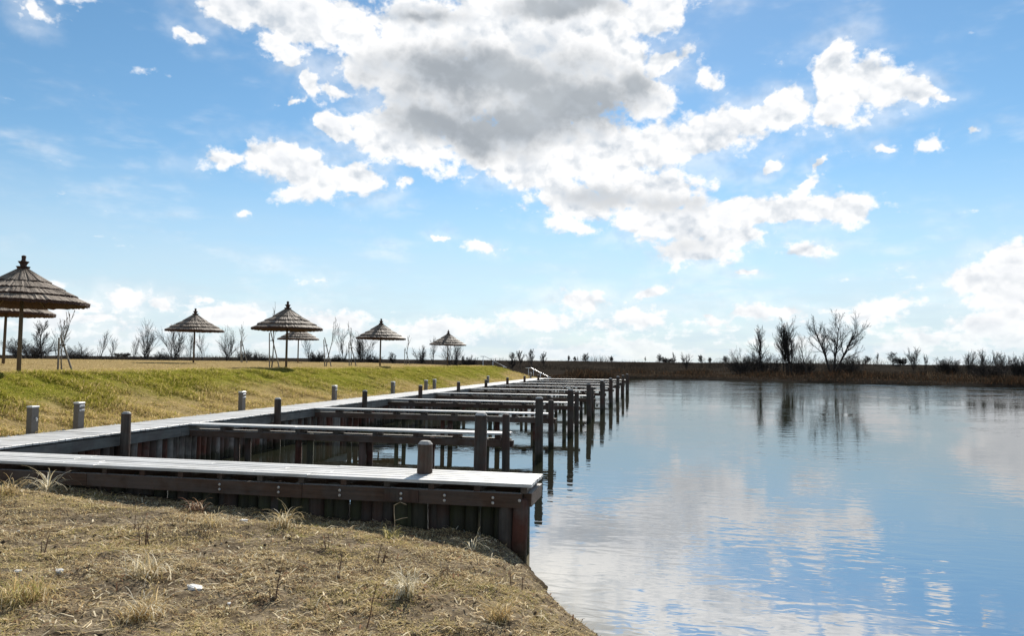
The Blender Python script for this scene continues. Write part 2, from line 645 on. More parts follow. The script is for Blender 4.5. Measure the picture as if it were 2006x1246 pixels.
M_POST = wood('dark_post_wood', (0.022, 0.017, 0.013), (0.12, 0.10, 0.082), 2, 0.7, (0.09, 0.038, 0.024), 0.5, 0.3, 20, wet=True)
M_POSTCAP = wood('sunlit_post_end_wood', (0.28, 0.26, 0.23), (0.5, 0.48, 0.45), 2, 0.7)  # pale tone puts the sunlit look of the post heads into the colour
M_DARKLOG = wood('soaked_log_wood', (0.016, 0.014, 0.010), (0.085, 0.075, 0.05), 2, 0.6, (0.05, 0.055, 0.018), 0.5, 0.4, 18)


def plain(name, col, rough=0.6, metal=0.0, nscale=8.0, namt=0.25, spec=0.4):
    mt, k, b = new_mat(name)
    tc = k.n('ShaderNodeTexCoord')
    n = k.noise(tc.outputs['Object'], nscale, 5, 0.6)
    v = k.smooth(n, 0.3, 0.7, 1 - namt, 1 + namt)
    sc = k.n('ShaderNodeVectorMath', operation='SCALE')
    sc.inputs[0].default_value = col
    k.l(v, sc.inputs['Scale'])
    k.l(sc.outputs[0], b.inputs['Base Color'])
    b.inputs['Roughness'].default_value = rough
    b.inputs['Metallic'].default_value = metal
    b.inputs['Specular IOR Level'].default_value = spec
    return mt


def leafy(name, trans=0.45, gain=1.0):
    """thin blades coloured one by one through the 'col' attribute; light passes through them"""
    mt = bpy.data.materials.new(name)
    mt.use_nodes = True
    t = mt.node_tree
    t.nodes.clear()
    k = NT(t)
    out = k.n('ShaderNodeOutputMaterial')
    at = k.n('ShaderNodeAttribute', attribute_name='col')
    df = k.n('ShaderNodeBsdfDiffuse')
    tr = k.n('ShaderNodeBsdfTranslucent')
    k.l(at.outputs['Color'], df.inputs[0])
    k.l(at.outputs['Color'], tr.inputs[0])
    mx = k.n('ShaderNodeMixShader')
    mx.inputs[0].default_value = trans
    k.l(df.outputs[0], mx.inputs[1])
    k.l(tr.outputs[0], mx.inputs[2])
    k.l(mx.outputs[0], out.inputs[0])
    return mt


M_BLADE = leafy('dry_blades')
M_STEEL = plain('brushed_steel', (0.145, 0.13, 0.115), 0.55, 0.25, 14, 0.12)
M_STEELTOP = plain('pale_metal_lid', (0.75, 0.74, 0.72), 0.35, 0.3, 14, 0.08)
M_SOCKET = plain('pale_plastic', (0.7, 0.7, 0.7), 0.4)
M_BOLT = plain('zinc_bolt', (0.6, 0.58, 0.55), 0.35, 0.7)
M_RAIL = plain('galvanised_rail', (0.62, 0.62, 0.62), 0.35, 0.4)
M_STONE = plain('pale_stone', (0.62, 0.60, 0.56), 0.85, 0, 12, 0.3)
M_GRAVEL = plain('edging_gravel', (0.50, 0.46, 0.40), 0.9, 0, 3, 0.35)
M_BARK = plain('winter_bark', (0.050, 0.042, 0.036), 0.9, 0, 5, 0.35, 0.2)
M_BARK_PALE = plain('pale_young_bark', (0.17, 0.15, 0.125), 0.85, 0, 5, 0.35, 0.2)
M_STAKE = wood('stake_wood', (0.10, 0.085, 0.065), (0.26, 0.23, 0.19), 2, 0.8)
M_POLE = wood('umbrella_pole_wood', (0.07, 0.05, 0.035), (0.17, 0.13, 0.095), 2, 0.7)


def reed_material():
    mt, k, b = new_mat('reed_thatch')
    tc = k.n('ShaderNodeTexCoord')
    sp = k.n('ShaderNodeSeparateXYZ')
    k.l(tc.outputs['Object'], sp.inputs[0])
    ang = k.math('ARCTAN2', sp.outputs[0], sp.outputs[1])
    rad = k.math('SQRT', k.math('ADD', k.math('POWER', sp.outputs[0], 2.0), k.math('POWER', sp.outputs[1], 2.0)))
    cb = k.n('ShaderNodeCombineXYZ')
    k.l(k.math('MULTIPLY', ang, 34.0), cb.inputs[0])
    k.l(k.math('MULTIPLY', rad, 1.6), cb.inputs[1])
    k.l(k.math('MULTIPLY', sp.outputs[2], 3.0), cb.inputs[2])
    n = k.noise(cb.outputs[0], 1.6, 6, 0.65)
    big = k.noise(tc.outputs['Object'], 2.2, 4, 0.6)
    f = k.math('ADD', k.math('MULTIPLY', n, 0.7), k.math('MULTIPLY', big, 0.4))
    c = k.ramp(f, [(0.3, (0.040, 0.027, 0.018)), (0.55, (0.15, 0.11, 0.075)), (0.75, (0.42, 0.35, 0.27))])
    k.l(c, b.inputs['Base Color'])
    b.inputs['Roughness'].default_value = 0.7
    b.inputs['Specular IOR Level'].default_value = 0.35
    bp = k.n('ShaderNodeBump')
    bp.inputs['Strength'].default_value = 0.9
    bp.inputs['Distance'].default_value = 0.02
    k.l(n, bp.inputs['Height'])
    k.l(bp.outputs[0], b.inputs['Normal'])
    return mt


M_REED = reed_material()
M_REED_END_SHADE = plain('reed_ends_and_shade', (0.045, 0.020, 0.014), 0.85, 0, 30, 0.5)  # dark cut ends; also paints shade on the undersides of the tiers
M_FINIAL = plain('dark_finial_wood', (0.05, 0.026, 0.02), 0.7, 0, 20, 0.4)


# ------------------------------------------------------------------ the land
LAKE = np.array([(-1.78, 9.62), (-1.62, 9.2), (-1.30, 8.5), (-0.72, 7.35), (-0.05, 6.1), (1.0, 4.2), (2.5, 2), (6, -2), (15, -8), (60, -30), (300, -60),
                 (300, 60), (90, 80), (60, 97), (48, 104), (39.6, 108.8), (30, 112.3), (21.9, 116.4), (14, 120.5), (7.8, 123.7), (1, 125.4), (-5.7, 126),
                 (-10, 118), (-13, 100), (-12.5, 85), (-11.4, 76), (-11.3, 70), (-11.3, 9.62)])


def lake_dist(x, y):
    """distance to the shoreline: positive on land, negative in the lake"""
    x = np.asarray(x, float)
    y = np.asarray(y, float)
    d = np.full(x.shape, 1e9)
    inside = np.zeros(x.shape, bool)
    n = len(LAKE)
    for i in range(n):
        ax, ay = LAKE[i]
        bx, by = LAKE[(i + 1) % n]
        vx, vy = bx - ax, by - ay
        t = np.clip(((x - ax) * vx + (y - ay) * vy) / (vx * vx + vy * vy), 0, 1)
        d = np.minimum(d, np.hypot(x - ax - t * vx, y - ay - t * vy))
        c = ((ay > y) != (by > y))
        with np.errstate(divide='ignore', invalid='ignore'):
            xc = vx * (y - ay) / (vy if vy else 1e-12) + ax
        inside ^= c & (x < xc)
    return np.where(inside, -d, d)


def shore_dist(x, y):
    """distance to the natural near shoreline alone (the log walls do not count)"""
    x = np.asarray(x, float)
    y = np.asarray(y, float)
    d = np.full(x.shape, 1e9)
    for i in range(10):
        ax, ay = LAKE[i]
        vx, vy = LAKE[i + 1] - LAKE[i]
        t = np.clip(((x - ax) * vx + (y - ay) * vy) / (vx * vx + vy * vy), 0, 1)
        d = np.minimum(d, np.hypot(x - ax - t * vx, y - ay - t * vy))
    return d


def ground_z(x, y):
    x = np.asarray(x, float)
    y = np.asarray(y, float)
    s = lake_dist(x, y)
    # wobbling waterline on natural shores
    near = (y < 9.4) & (x > -8)
    wob = np.where(near, (fbm(x, y, 1.6, 3, 5) - 0.5) * 0.30, np.where(y > 73, (fbm(x, y, 0.12, 3, 6) - 0.5) * 3.0, 0))
    s2 = s + wob * np.exp(-np.abs(s) / np.where(near, 0.8, 6))
    sp = np.maximum(s2, 0)
    spf = np.where(near | (y < 9.63), np.maximum(np.where(s > 0, shore_dist(x, y), 0) + wob * np.exp(-np.abs(s) / 0.8), 0), sp)
    zf = 0.45 * (1 - np.exp(-spf / 0.42)) + 0.052 * np.minimum(spf, 8)
    zf = zf + ((fbm(x, y, 1.3, 3, 1) - 0.5) * 0.10 + (fbm(x, y, 5.0, 3, 2) - 0.5) * 0.085) * sstep(0.02, 0.5, spf)
    zf = zf - 0.13 * sstep(8.0, 9.2, y) * sstep(0.3, 1.5, spf)
    r = np.hypot(x, y)
    end = 1 - sstep(73.5, 81.0, y - 0.4 * (x + 14))
    t = np.clip((-12.62 - x) / 4.7, 0, 1)
    prof = sstep(-0.12, 1.08, t) - sstep(-0.12, 1.08, 0.0)
    zb = 0.95 + (1.27 * prof + 0.22 * sstep(-17, -32, x)) * np.where(x > -70, end, 1)
    zb = zb + (fbm(x, y, 0.25, 3, 3) - 0.5) * 0.10 * sstep(-13, -16, x)
    zb = zb + (fbm(x, y, 1.5, 3, 14) - 0.5) * 0.17 * sstep(-12.75, -13.4, x) * (1 - 0.7 * sstep(-16.5, -17.5, x))
    wb = sstep(-11.35, -12.5, x)
    z = zf * (1 - wb) + zb * wb
    # far shore, fields and the dyke on the horizon
    wf = sstep(72, 84, y) * (1 - wb * end)
    zs = 0.55 * (1 - np.exp(-sp / 1.2)) + 0.018 * np.minimum(sp, 55) + (fbm(x, y, 0.05, 4, 4) - 0.5) * 0.5 * sstep(1, 10, sp)
    z = z * (1 - wf) + zs * wf
    rim = sstep(168, 188, r + (fbm(x, y, 0.01, 2, 9) - 0.5) * 20)
    z = np.maximum(z, (2.92 + (fbm(x, y, 0.03, 3, 8) - 0.5) * 0.35) * rim)
    # lake bed
    z = np.where(s2 < 0, np.maximum(s2 * 0.55, -1.6) - 0.0, z)
    return z


def gz(x, y):
    return float(ground_z(np.array([x]), np.array([y]))[0])


def geo(a, step, ratio, n):
    out = []
    for _ in range(n):
        a += step
        step *= ratio
        out.append(a)
    return out


xs = [-v for v in geo(36, 1.2, 1.19, 34)][::-1] + list(np.arange(-36, -18.6, 0.5)) + list(np.arange(-18.6, -12.8, 0.2)) + list(np.arange(-12.8, 2.4, 0.09)) + list(np.arange(2.4, 60, 1.2)) + geo(60, 2, 1.2, 28)
ys = [-v for v in geo(8, 2, 1.35, 18)][::-1] + list(np.arange(-8, 2.8, 0.6)) + list(np.arange(2.8, 10.6, 0.09)) + list(np.arange(10.6, 44, 0.26)) + list(np.arange(44, 84, 0.7)) + list(np.arange(84, 134, 0.8)) + list(np.arange(134, 215, 2.5)) + geo(215, 4, 1.22, 24)
xs, ys = np.array(xs), np.array(ys)
GX, GY = np.meshgrid(xs, ys)
gx, gy = GX.ravel(), GY.ravel()
gzv = ground_z(gx, gy)
nx, ny = len(xs), len(ys)
idx = np.arange(nx * ny).reshape(ny, nx)
gf = np.stack([idx[:-1, :-1].ravel(), idx[:-1, 1:].ravel(), idx[1:, 1:].ravel(), idx[1:, :-1].ravel()], 1)
gs = lake_dist(gx, gy)
bank_end = 1 - sstep(74, 80, gy - 0.4 * (gx + 14))
w_bank = sstep(-12.2, -12.7, gx) * bank_end * (1 - sstep(88, 100, np.hypot(gx, gy) + (fbm(gx, gy, 0.06, 3, 12) - 0.5) * 16))
green_n = fbm(gx, gy, 0.16, 4, 21)
side = np.clip((-12.6 - gx) / 4.9, 0, 1.6)
w_green = sstep(0.10, 0.55, side + (green_n - 0.5) * 1.0) * (1 - sstep(0.82, 1.08, side + (green_n - 0.5) * 0.25))
w_fore = (1 - sstep(9.8, 10.4, gy)) * sstep(-12.6, -12.0, gx)
w_mud = sstep(0.55, 0.1, gs) * w_fore
zone = np.stack([w_bank, w_green, w_fore, np.ones_like(gx)], 1)


def ground_material():
    mt, k, b = new_mat('ground_cover')
    at = k.n('ShaderNodeAttribute', attribute_name='col')
    sp = k.n('ShaderNodeSeparateColor')
    k.l(at.outputs['Color'], sp.inputs[0])
    ge = k.n('ShaderNodeNewGeometry')
    P = ge.outputs['Position']
    # dead field, dark brown, streaked
    fn = k.noise(k.mapping(P, (0.05, 0.12, 0.3)), 1.0, 6, 0.65)
    fn2 = k.noise(P, 0.9, 5, 0.65)
    ff = k.math('ADD', k.math('MULTIPLY', fn, 0.7), k.math('MULTIPLY', fn2, 0.35))
    field = k.ramp(ff, [(0.35, (0.014, 0.012, 0.010)), (0.55, (0.030, 0.025, 0.020)), (0.75, (0.060, 0.048, 0.036))])
    # lawn on the bank
    ln = k.noise(k.mapping(P, (1.0, 0.6, 1.0), rot=(0, 0, 0.5)), 2.6, 6, 0.65)
    lf = k.noise(P, 14.0, 4, 0.6)
    lnn = k.math('ADD', k.math('MULTIPLY', ln, 0.6), k.math('MULTIPLY', lf, 0.4))
    tan = k.ramp(lnn, [(0.3, (0.19, 0.14, 0.062)), (0.6, (0.35, 0.26, 0.125)), (0.8, (0.44, 0.34, 0.18))])
    grn = k.ramp(lnn, [(0.3, (0.08, 0.092, 0.013)), (0.55, (0.19, 0.185, 0.028)), (0.8, (0.33, 0.28, 0.07))])
    lawn = k.mix(sp.outputs[1], tan, grn)
    # trampled soil of the near shore
    sn = k.noise(P, 3.5, 6, 0.65)
    sf = k.noise(P, 26.0, 5, 0.65)
    snn = k.math('ADD', k.math('MULTIPLY', sn, 0.5), k.math('MULTIPLY', sf, 0.5))
    soil = k.ramp(snn, [(0.36, (0.040, 0.029, 0.020)), (0.5, (0.145, 0.113, 0.075)), (0.66, (0.33, 0.265, 0.18))])
    c = k.mix(sp.outputs[0], field, lawn)
    zp = k.n('ShaderNodeSeparateXYZ')
    k.l(P, zp.inputs[0])
    wetz = k.math('MULTIPLY_ADD', k.noise(P, 6.0, 3, 0.6), -0.22, zp.outputs[2])
    soil = k.mix(k.smooth(wetz, 0.10, -0.08, 0.0, 0.85), soil, (0.040, 0.031, 0.022, 1))
    c = k.mix(sp.outputs[2], c, soil)
    k.l(c, b.inputs['Base Color'])
    b.inputs['Roughness'].default_value = 0.92
    b.inputs['Specular IOR Level'].default_value = 0.0
    bp = k.n('ShaderNodeBump')
    bp.inputs['Strength'].default_value = 0.8
    bp.inputs['Distance'].default_value = 0.05
    k.l(k.math('ADD', snn, lnn), bp.inputs['Height'])
    k.l(bp.outputs[0], b.inputs['Normal'])
    return mt


M_GROUND = ground_material()
ground = link('ground', raw_mesh('ground', np.stack([gx, gy, gzv], 1), gf, M_GROUND, True, zone))
ground['kind'] = 'structure'


def water_material():
    mt = bpy.data.materials.new('lake_water')
    mt.use_nodes = True
    t = mt.node_tree
    t.nodes.clear()
    k = NT(t)
    out = k.n('ShaderNodeOutputMaterial')
    ge = k.n('ShaderNodeNewGeometry')
    P = ge.outputs['Position']
    # murky water body: sandy where shallow by the near shore, slate blue further out
    at = k.n('ShaderNodeAttribute', attribute_name='col')
    sp = k.n('ShaderNodeSeparateColor')
    k.l(at.outputs['Color'], sp.inputs[0])
    bn = k.noise(P, 0.7, 4, 0.6)
    shallow = k.math('MULTIPLY', sp.outputs[0], k.smooth(bn, 0.3, 0.7, 0.75, 1.1), clamp=True)
    body = k.mix(shallow, WATER_DEEP, WATER_SHALLOW)
    # ripples: crests lie roughly across the view, stronger in gusts
    P2 = k.mapping(P, (1.0, 2.1, 1.0), rot=(0, 0, R(-14)))
    r1 = k.noise(P2, 1.5, 1, 0.5, 0.6)
    r2 = k.noise(P2, 4.6, 1, 0.5, 0.5)
    gust = k.smooth(k.noise(k.mapping(P, (1, 1.6, 1)), 0.16, 3, 0.5), 0.36, 0.62, 0.25, 1.0)
    h = k.math('ADD', k.math('MULTIPLY', r1, 1.0), k.math('MULTIPLY', r2, 0.26))
    h = k.math('MULTIPLY', h, k.math('MULTIPLY', gust, sp.outputs[1]))
    bp = k.n('ShaderNodeBump')
    bp.inputs['Strength'].default_value = 1.0
    bp.inputs['Distance'].default_value = RIPPLE
    k.l(h, bp.inputs['Height'])
    df = k.n('ShaderNodeBsdfDiffuse')
    k.l(body, df.inputs[0])
    gl = k.n('ShaderNodeBsdfGlossy')
    gl.inputs['Roughness'].default_value = 0.006
    gl.inputs['Color'].default_value = (0.97, 0.98, 1.0, 1)
    k.l(bp.outputs[0], gl.inputs['Normal'])
    fr = k.n('ShaderNodeFresnel')
    fr.inputs['IOR'].default_value = WATER_IOR
    k.l(bp.outputs[0], fr.inputs['Normal'])
    mx = k.n('ShaderNodeMixShader')
    k.l(fr.outputs[0], mx.inputs[0])
    k.l(df.outputs[0], mx.inputs[1])
    k.l(gl.outputs[0], mx.inputs[2])
    k.l(mx.outputs[0], out.inputs[0])
    return mt


WATER_DEEP = (0.017, 0.018, 0.011, 1)
WATER_SHALLOW = (0.42, 0.36, 0.24, 1)
RIPPLE = 0.0060
WATER_IOR = 13.0
M_WATER = water_material()
wx = np.array(list(np.arange(-14, 6, 0.5)) + list(np.arange(6, 60, 2.0)) + geo(60, 4, 1.3, 9))
wy = np.array([-v for v in geo(0, 3, 1.3, 12)][::-1] + list(np.arange(0, 20, 0.5)) + list(np.arange(20, 136, 2.0)))
WX, WY = np.meshgrid(wx, wy)
WX, WY = WX.ravel(), WY.ravel()
ws = -lake_dist(WX, WY)
near_shore = (WY < 9.8) & (WX > -3)
shal = np.where(WY < 11, np.exp(-np.maximum(ws, 0) / 0.9), 0)
calm = np.where((WX < -3.2) & (WY > 9), 0.55, 1.0) + 4.5 * sstep(50, 78, WY) * sstep(-6, 4, WX)
wi = np.arange(len(wx) * len(wy)).reshape(len(wy), len(wx))
wfaces = np.stack([wi[:-1, :-1].ravel(), wi[:-1, 1:].ravel(), wi[1:, 1:].ravel(), wi[1:, :-1].ravel()], 1)
water = link('lake_water', raw_mesh('lake_water', np.stack([WX, WY, np.zeros_like(WX)], 1), wfaces, M_WATER, False,
                                    np.stack([shal, calm, np.zeros_like(WX), np.ones_like(WX)], 1)))
water['kind'] = 'structure'

# ------------------------------------------------------------------ piers
DECK = 1.04


def log_mesh(name, mat, h, r, sides=10, jit=0.12):
    """an upright log, base at z = 0, slightly uneven, with a chamfered head"""
    b = MB()
    prof = [(r * 1.04, 0), (r, h * 0.35), (r * 0.98, h * 0.7), (r * 0.97, h - r * 0.35), (r * 0.72, h)]
    b.lathe(prof, sides, jit * 0.35)
    return b.mesh(name, mat, True)


# --- the promenade along the foot of the grass bank: cross boards on a log wall
PX0, PX1, PY0, PY1 = -12.55, -11.18, 8.2, 72.0
prom = thing('boardwalk', 'long bleached timber boardwalk running along the foot of the grass bank', 'boardwalk', (PX1, PY0, 0))


def pchild(name, me, x, y, z, rot=None, parent=prom, org=(PX1, PY0, 0)):
    return link(name, me, parent, (x - org[0], y - org[1], z - org[2]), rot)


step = 0.148
board_meshes = []
for q in range(4):
    b = MB()
    b.cbox(-(PX1 - PX0) / 2 + random.uniform(-.012, .012), (PX1 - PX0) / 2 + random.uniform(-.012, .012), -0.0705, 0.0705, -0.04, 0, 0.006)
    board_meshes.append(b.mesh('board', M_DECK))
nb = int((PY1 - PY0) / step)
rest = MB()
cxm = (PX0 + PX1) / 2
for i in range(nb):
    y = PY0 + (i + 0.5) * step
    if i < 290:
        pchild('board', board_meshes[i % 4], cxm + random.uniform(-.006, .006), y, DECK + random.uniform(-.004, .004), (random.uniform(-.008, .008), random.uniform(-.002, .002), random.uniform(-.002, .002)))
    else:
        rest.cbox(PX0 - PX1, 0, y - PY0 - 0.0705, y - PY0 + 0.0705, DECK - 0.04, DECK + random.uniform(-.004, .004), 0.006)
o = rest.build('far_boards', M_DECK, prom)
o['kind'] = 'stuff'
# fascia in lengths, with a shadow gap under the boards
y = PY0
while y < PY1:
    L = min(3.9 + random.uniform(-.2, .2), PY1 - y)
    b = MB().box(-0.03, 0.03, -L / 2 + .004, L / 2 - .004, -0.105, 0.105)
    pchild('fascia_board', b.mesh('fascia_board', M_FASCIA), PX1 - 0.045, y + L / 2, DECK - 0.175, (0, random.uniform(-.03, .03), random.uniform(-.002, .002)))
    y += L
lm = [log_mesh('log', mt, 2.1, r) for mt in (M_LOG_RED, M_LOG_GREY, M_LOG_RED, M_POST, M_LOG_GREY) for r in (0.098, 0.112)]
y = 9.7
nlog = 0
while y < PY1 and nlog < 295:
    me = random.choice(lm)
    pchild('log', me, PX1 - 0.20 + random.uniform(-.03, .03), y, -1.22 + random.uniform(-.03, .03), (random.uniform(-.015, .015), random.uniform(-.01, .01), random.uniform(0, 6.28)))
    y += random.uniform(0.20, 0.215)
    nlog += 1
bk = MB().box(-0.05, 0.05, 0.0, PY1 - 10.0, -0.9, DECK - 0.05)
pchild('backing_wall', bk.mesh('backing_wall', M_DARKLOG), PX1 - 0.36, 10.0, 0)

# --- the front pier: boards run lengthwise
FX0, FX1, FY0, FY1 = -11.16, -1.66, 9.40, 10.34
pier = thing('front_pier', 'wide bleached timber pier crossing the foreground, brown beam and log wall below', 'pier', (FX1, FY0, 0))
po = (FX1, FY0, 0)
nrow = 6
bw = (FY1 - FY0) / nrow
for rI in range(nrow):
    x = FX1 + random.uniform(-.012, .0)
    first = True
    while x > FX0 + 0.3:
        L = random.uniform(2.6, 4.2) if not first else random.uniform(1.2, 4.0)
        first = False
        L = min(L, x - FX0)
        b = MB().cbox(-L / 2 + .003, L / 2 - .003, -bw / 2 + .011, bw / 2 - .011, -0.04, 0, 0.006)
        pchild('board', b.mesh('board', M_DECK), x - L / 2, FY0 + (rI + .5) * bw, DECK + random.uniform(-.003, .003), (random.uniform(-.012, .012), random.uniform(-.001, .001), 0), pier, po)
        x -= L
# joists under the boards
x = FX1 - 0.12
jm = MB().box(-0.04, 0.04, 0.05, FY1 - FY0 - .05, -0.09, 0).mesh('joist', M_POST)
while x > FX0:
    pchild('joist', jm, x, FY0, DECK - .0405, None, pier, po)
    x -= 0.62
# long beams front and back in lengths, a splice plate, bolts in pairs
for yy in (FY0 + 0.07, FY1 - 0.14):
    x = FX1 - 0.14
    k_ = 0
    while x > FX0:
        L = min((3.05, 3.4, 3.3, 3)[k_ % 4], x - FX0)
        b = MB().box(-L / 2 + .004, L / 2 - .004, -0.045, 0.045, -0.09, 0.09, 0.003)
        pchild('beam', b.mesh('beam', M_BEAM), x - L / 2, yy, DECK - 0.225, (random.uniform(-.02, .02), random.uniform(-.004, .004), 0), pier, po)
        x -= L
        k_ += 1
splice = MB().box(-0.24, 0.24, -0.012, 0.012, -0.075, 0.075, 0.004).mesh('splice_plate', M_POST)
pchild('splice_plate', splice, -3.42, FY0 + 0.012, DECK - .222, None, pier, po)
bolt = MB().lathe([(0.020, 0), (0.020, 0.006), (0.012, 0.014)], 8).mesh('bolt', M_BOLT)
for bx in (-1.83, -2.18, -2.83, -3.42, -4.3, -5.2, -6.1):
    for bz in ((-0.195, -0.262) if bx != -1.83 else (-0.215,)):
        pchild('bolt', bolt, bx, FY0 + (0.026 if bx != -3.42 else 0.001), DECK + bz, (R(90), 0, 0), pier, po)
# end crosspiece with its stub of beam
cb = MB().box(-0.05, 0.05, 0.0, FY1 - FY0 - .1, -0.085, 0.085, 0.004).mesh('end_beam', M_BEAM)
pchild('end_beam', cb, FX1 - 0.085, FY0 + 0.14, DECK - 0.225, None, pier, po)
# log wall under the pier, with gaps near the end, and two stouter piles at the very end
pl = [log_mesh('log', mt, 2.0, r) for mt in (M_DARKLOG, M_POST, M_DARKLOG, M_POST) for r in (0.095, 0.116)]
x = -2.16
while x > FX0 + .1:
    if abs(x + 2.475) < .04 or abs(x + 2.95) < .02:
        x -= 0.055
    if True:
        pchild('log', random.choice(pl), x, FY0 + 0.29 + random.uniform(-.03, .03), -1.14 + random.uniform(-.02, .02), (random.uniform(-.02, .02), random.uniform(-.03, .03), random.uniform(0, 6)), pier, po)
    x -= random.uniform(0.155, 0.175)
for (x, y, r, mt, ry) in ((-1.87, 9.57, 0.108, M_LOG_RED, 0.035), (-2.02, 9.56, 0.10, M_POST, 0.015)):
    pchild('end_pile', log_mesh('end_pile', mt, 2.0, r), x - .03, y, -1.16, (0.02, ry, 0), pier, po)
for x in (-1.9, -3.9, -5.9, -7.9, -9.9):
    pchild('pile', log_mesh('pile', M_DARKLOG, 2.0, 0.09), x, FY1 - 0.24, -1.15, None, pier, po)

# --- finger jetties
FING_Y = [16.18 + 6.52 * i for i in range(8)] + [70.4]
WHERE = ['closest to the front pier', 'second from the front pier', 'third from the front pier', 'fourth from the front pier', 'fifth from the front pier',
         'sixth from the front pier', 'seventh from the front pier', 'next to last before the far rail', 'farthest off beside the stair rail']


def build_finger(fi, fy):
    wide = 0.46 if fi < 8 else 1.1
    x1, x0 = -3.36, PX1 - 0.02
    org = (x0, fy, 0)
    f = thing('finger_jetty', 'narrow pale-topped finger jetty, ' + WHERE[fi], 'jetty', org, 0, 'finger jetties along the boardwalk')
    nr = 3 if fi < 8 else 6
    w = wide / nr
    for r_ in range(nr):
        x = x0 + 0.0
        while x < x1 - .05:
            L = min(random.uniform(2.4, 4.1), x1 - x)
            if x1 - x - L < 0.5:
                L = x1 - x
            b = MB().cbox(-L / 2 + .003, L / 2 - .003, -w / 2 + .004, w / 2 - .004, -0.04, 0, 0.005)
            pchild('board', b.mesh('board', M_DECK), x + L / 2, fy - wide / 2 + (r_ + .5) * w, DECK - .006 + random.uniform(-.003, .003), (random.uniform(-.01, .01), 0, 0), f, org)
            x += L
    jm_ = MB().box(-0.06, 0.06, -wide / 2 + .03, wide / 2 - .03, -0.105, 0).mesh('joist', M_POST)
    x = x1 - 0.25
    while x > x0 + .2:
        pchild('joist', jm_, x, fy, DECK - .047, None, f, org)
        x -= random.uniform(0.92, 1.0)
    for s_ in (-1, 1):
        b = MB().box(0, x1 - x0 + (0.12 if s_ < 0 else 0.0) - 0.03, -0.04, 0.04, -0.15, 0, 0.004)
        pchild('beam', b.mesh('beam', M_BEAM), x0 + 0.02, fy + s_ * (wide / 2 - 0.055), DECK - .1525, None, f, org)
    for x, pair in ((-4.05, 0), (-5.25, 0), (-6.75, 1), (-8.3, 1), (-9.9, 1)):
        for s_ in ((1,) if not pair else (-1, 1)):
            me = log_mesh('pile', random.choice((M_DARKLOG, M_POST, M_LOG_RED)), 2.02, random.uniform(.07, .085))
            pchild('pile', me, x + s_ * 0.1 + random.uniform(-.05, .05), fy + s_ * (wide / 2 - 0.17), -1.15, (random.uniform(-.012, .012), random.uniform(-.02, .02), 0), f, org)
    ep = log_mesh('end_post', M_POST, 2.45, 0.088)
    pchild('end_post', ep, x1 - 0.02, fy - wide / 2 - 0.09, -1.0 + random.uniform(-.015, .015), (random.uniform(-.01, .01), random.uniform(-.01, .01), random.uniform(0, 6)), f, org)
    return f


for fi, fy in enumerate(FING_Y):
    build_finger(fi, fy)

# --- free-standing mooring posts


def post(name, label, x, y, top, bottom, r, group, mat=M_POST, tilt=0.012, sides=12):
    h = top - bottom
    b = MB()
    b.lathe([(r * 1.03, 0), (r * 1.0, h * .3), (r * .99, h * .55), (r, h * .8), (r * .97, h - r * .42)], sides, 0.03)
    b.f.pop()      # the head is a part of its own
    o = thing(name, label, 'post', (x, y, bottom), random.uniform(0, 6), group)
    o.rotation_euler[0] = random.uniform(-tilt, tilt)
    o.rotation_euler[1] = random.uniform(-tilt, tilt)
    b.build('shaft', mat, o)
    c = MB().lathe([(r * .985, h - r * .42), (r * .74, h - .012), (r * .60, h)], sides, 0.02)
    c.build('chamfered_head', M_POSTCAP, o)
    return o


for i in range(9):
    y = 12.98 + 6.53 * i
    if i == 0:
        lab = 'stout dark mooring post in the water between front pier and first finger jetty'
    elif i < 8:
        lab = f'dark mooring post in the water just past the outer end of the {ORD[i - 1]} finger jetty'
    else:
        lab = 'farthest dark mooring post, standing alone at the lake end of the row'
    post('mooring_post', lab, -3.25 + random.uniform(-.04, .04), y, 1.68 + random.uniform(-.02, .02), -1.0, 0.108 if i else 0.115, 'mooring posts in the water')
for i in range(9):
    y = (13.62, 19.88, 26.2, 32.7, 39.1, 45.5, 52.0, 58.6, 65.0)[i]
    if i == 0:
        lab = 'brown mooring post against the boardwalk edge, nearest to the front pier'
    elif i < 8:
        lab = f'short mooring post against the boardwalk edge between {ORD[i - 1]} and {ORD[i]} finger jetties'
    else:
        lab = 'farthest short mooring post against the boardwalk edge before the last finger jetty'
    post('edge_post', lab, PX1 + 0.14, y, 1.49 + random.uniform(-.015, .015), -1.0, 0.098, 'posts along the boardwalk edge', M_POST)
post('deck_bollard', 'thick weathered post with pale chamfered head rising through the front pier deck', -3.30, 9.96, 1.485, -0.6, 0.106, None)

# --- service pedestals behind the boardwalk
def pedestal(label, x, y, h, tap=False):
    z = gz(x, y) - 0.03
    o = thing('service_pedestal', label, 'pedestal', (x, y, z), R(-8), 'service pedestals behind the boardwalk')
    w = 0.075
    MB().cbox(-w, w, -w, w, 0, h - 0.02, 0.004).build('housing', M_STEEL, o)
    MB().cbox(-w - .008, w + .008, -w - .008, w + .008, h - 0.0195, h + 0.012, 0.01).build('lid', M_STEELTOP, o)
    if tap:
        b = MB().tube([(w, 0, h * .62), (w + .05, -.01, h * .64), (w + .07, -.015, h * .6), (w + .07, -.02, h * .54)], [.014, .014, .013, .011], 8)
        b.build('tap', M_BOLT, o)
    else:
        for zz in (h * .90, h * .76):
            s_ = MB().cbox(w * .2, w + .03, -.055, .055, zz - .03, zz + .014, 0.006).build('socket_box', M_SOCKET, o)
            MB().box(w + .0305, w + .036, -.04, .04, zz - .022, zz - .004).build('socket_flap', M_STEEL, s_)
    b = MB().cbox(-.1, .1, -.1, .1, 0, .04, .01)
    b.build('foot_plate', M_STEEL, o)


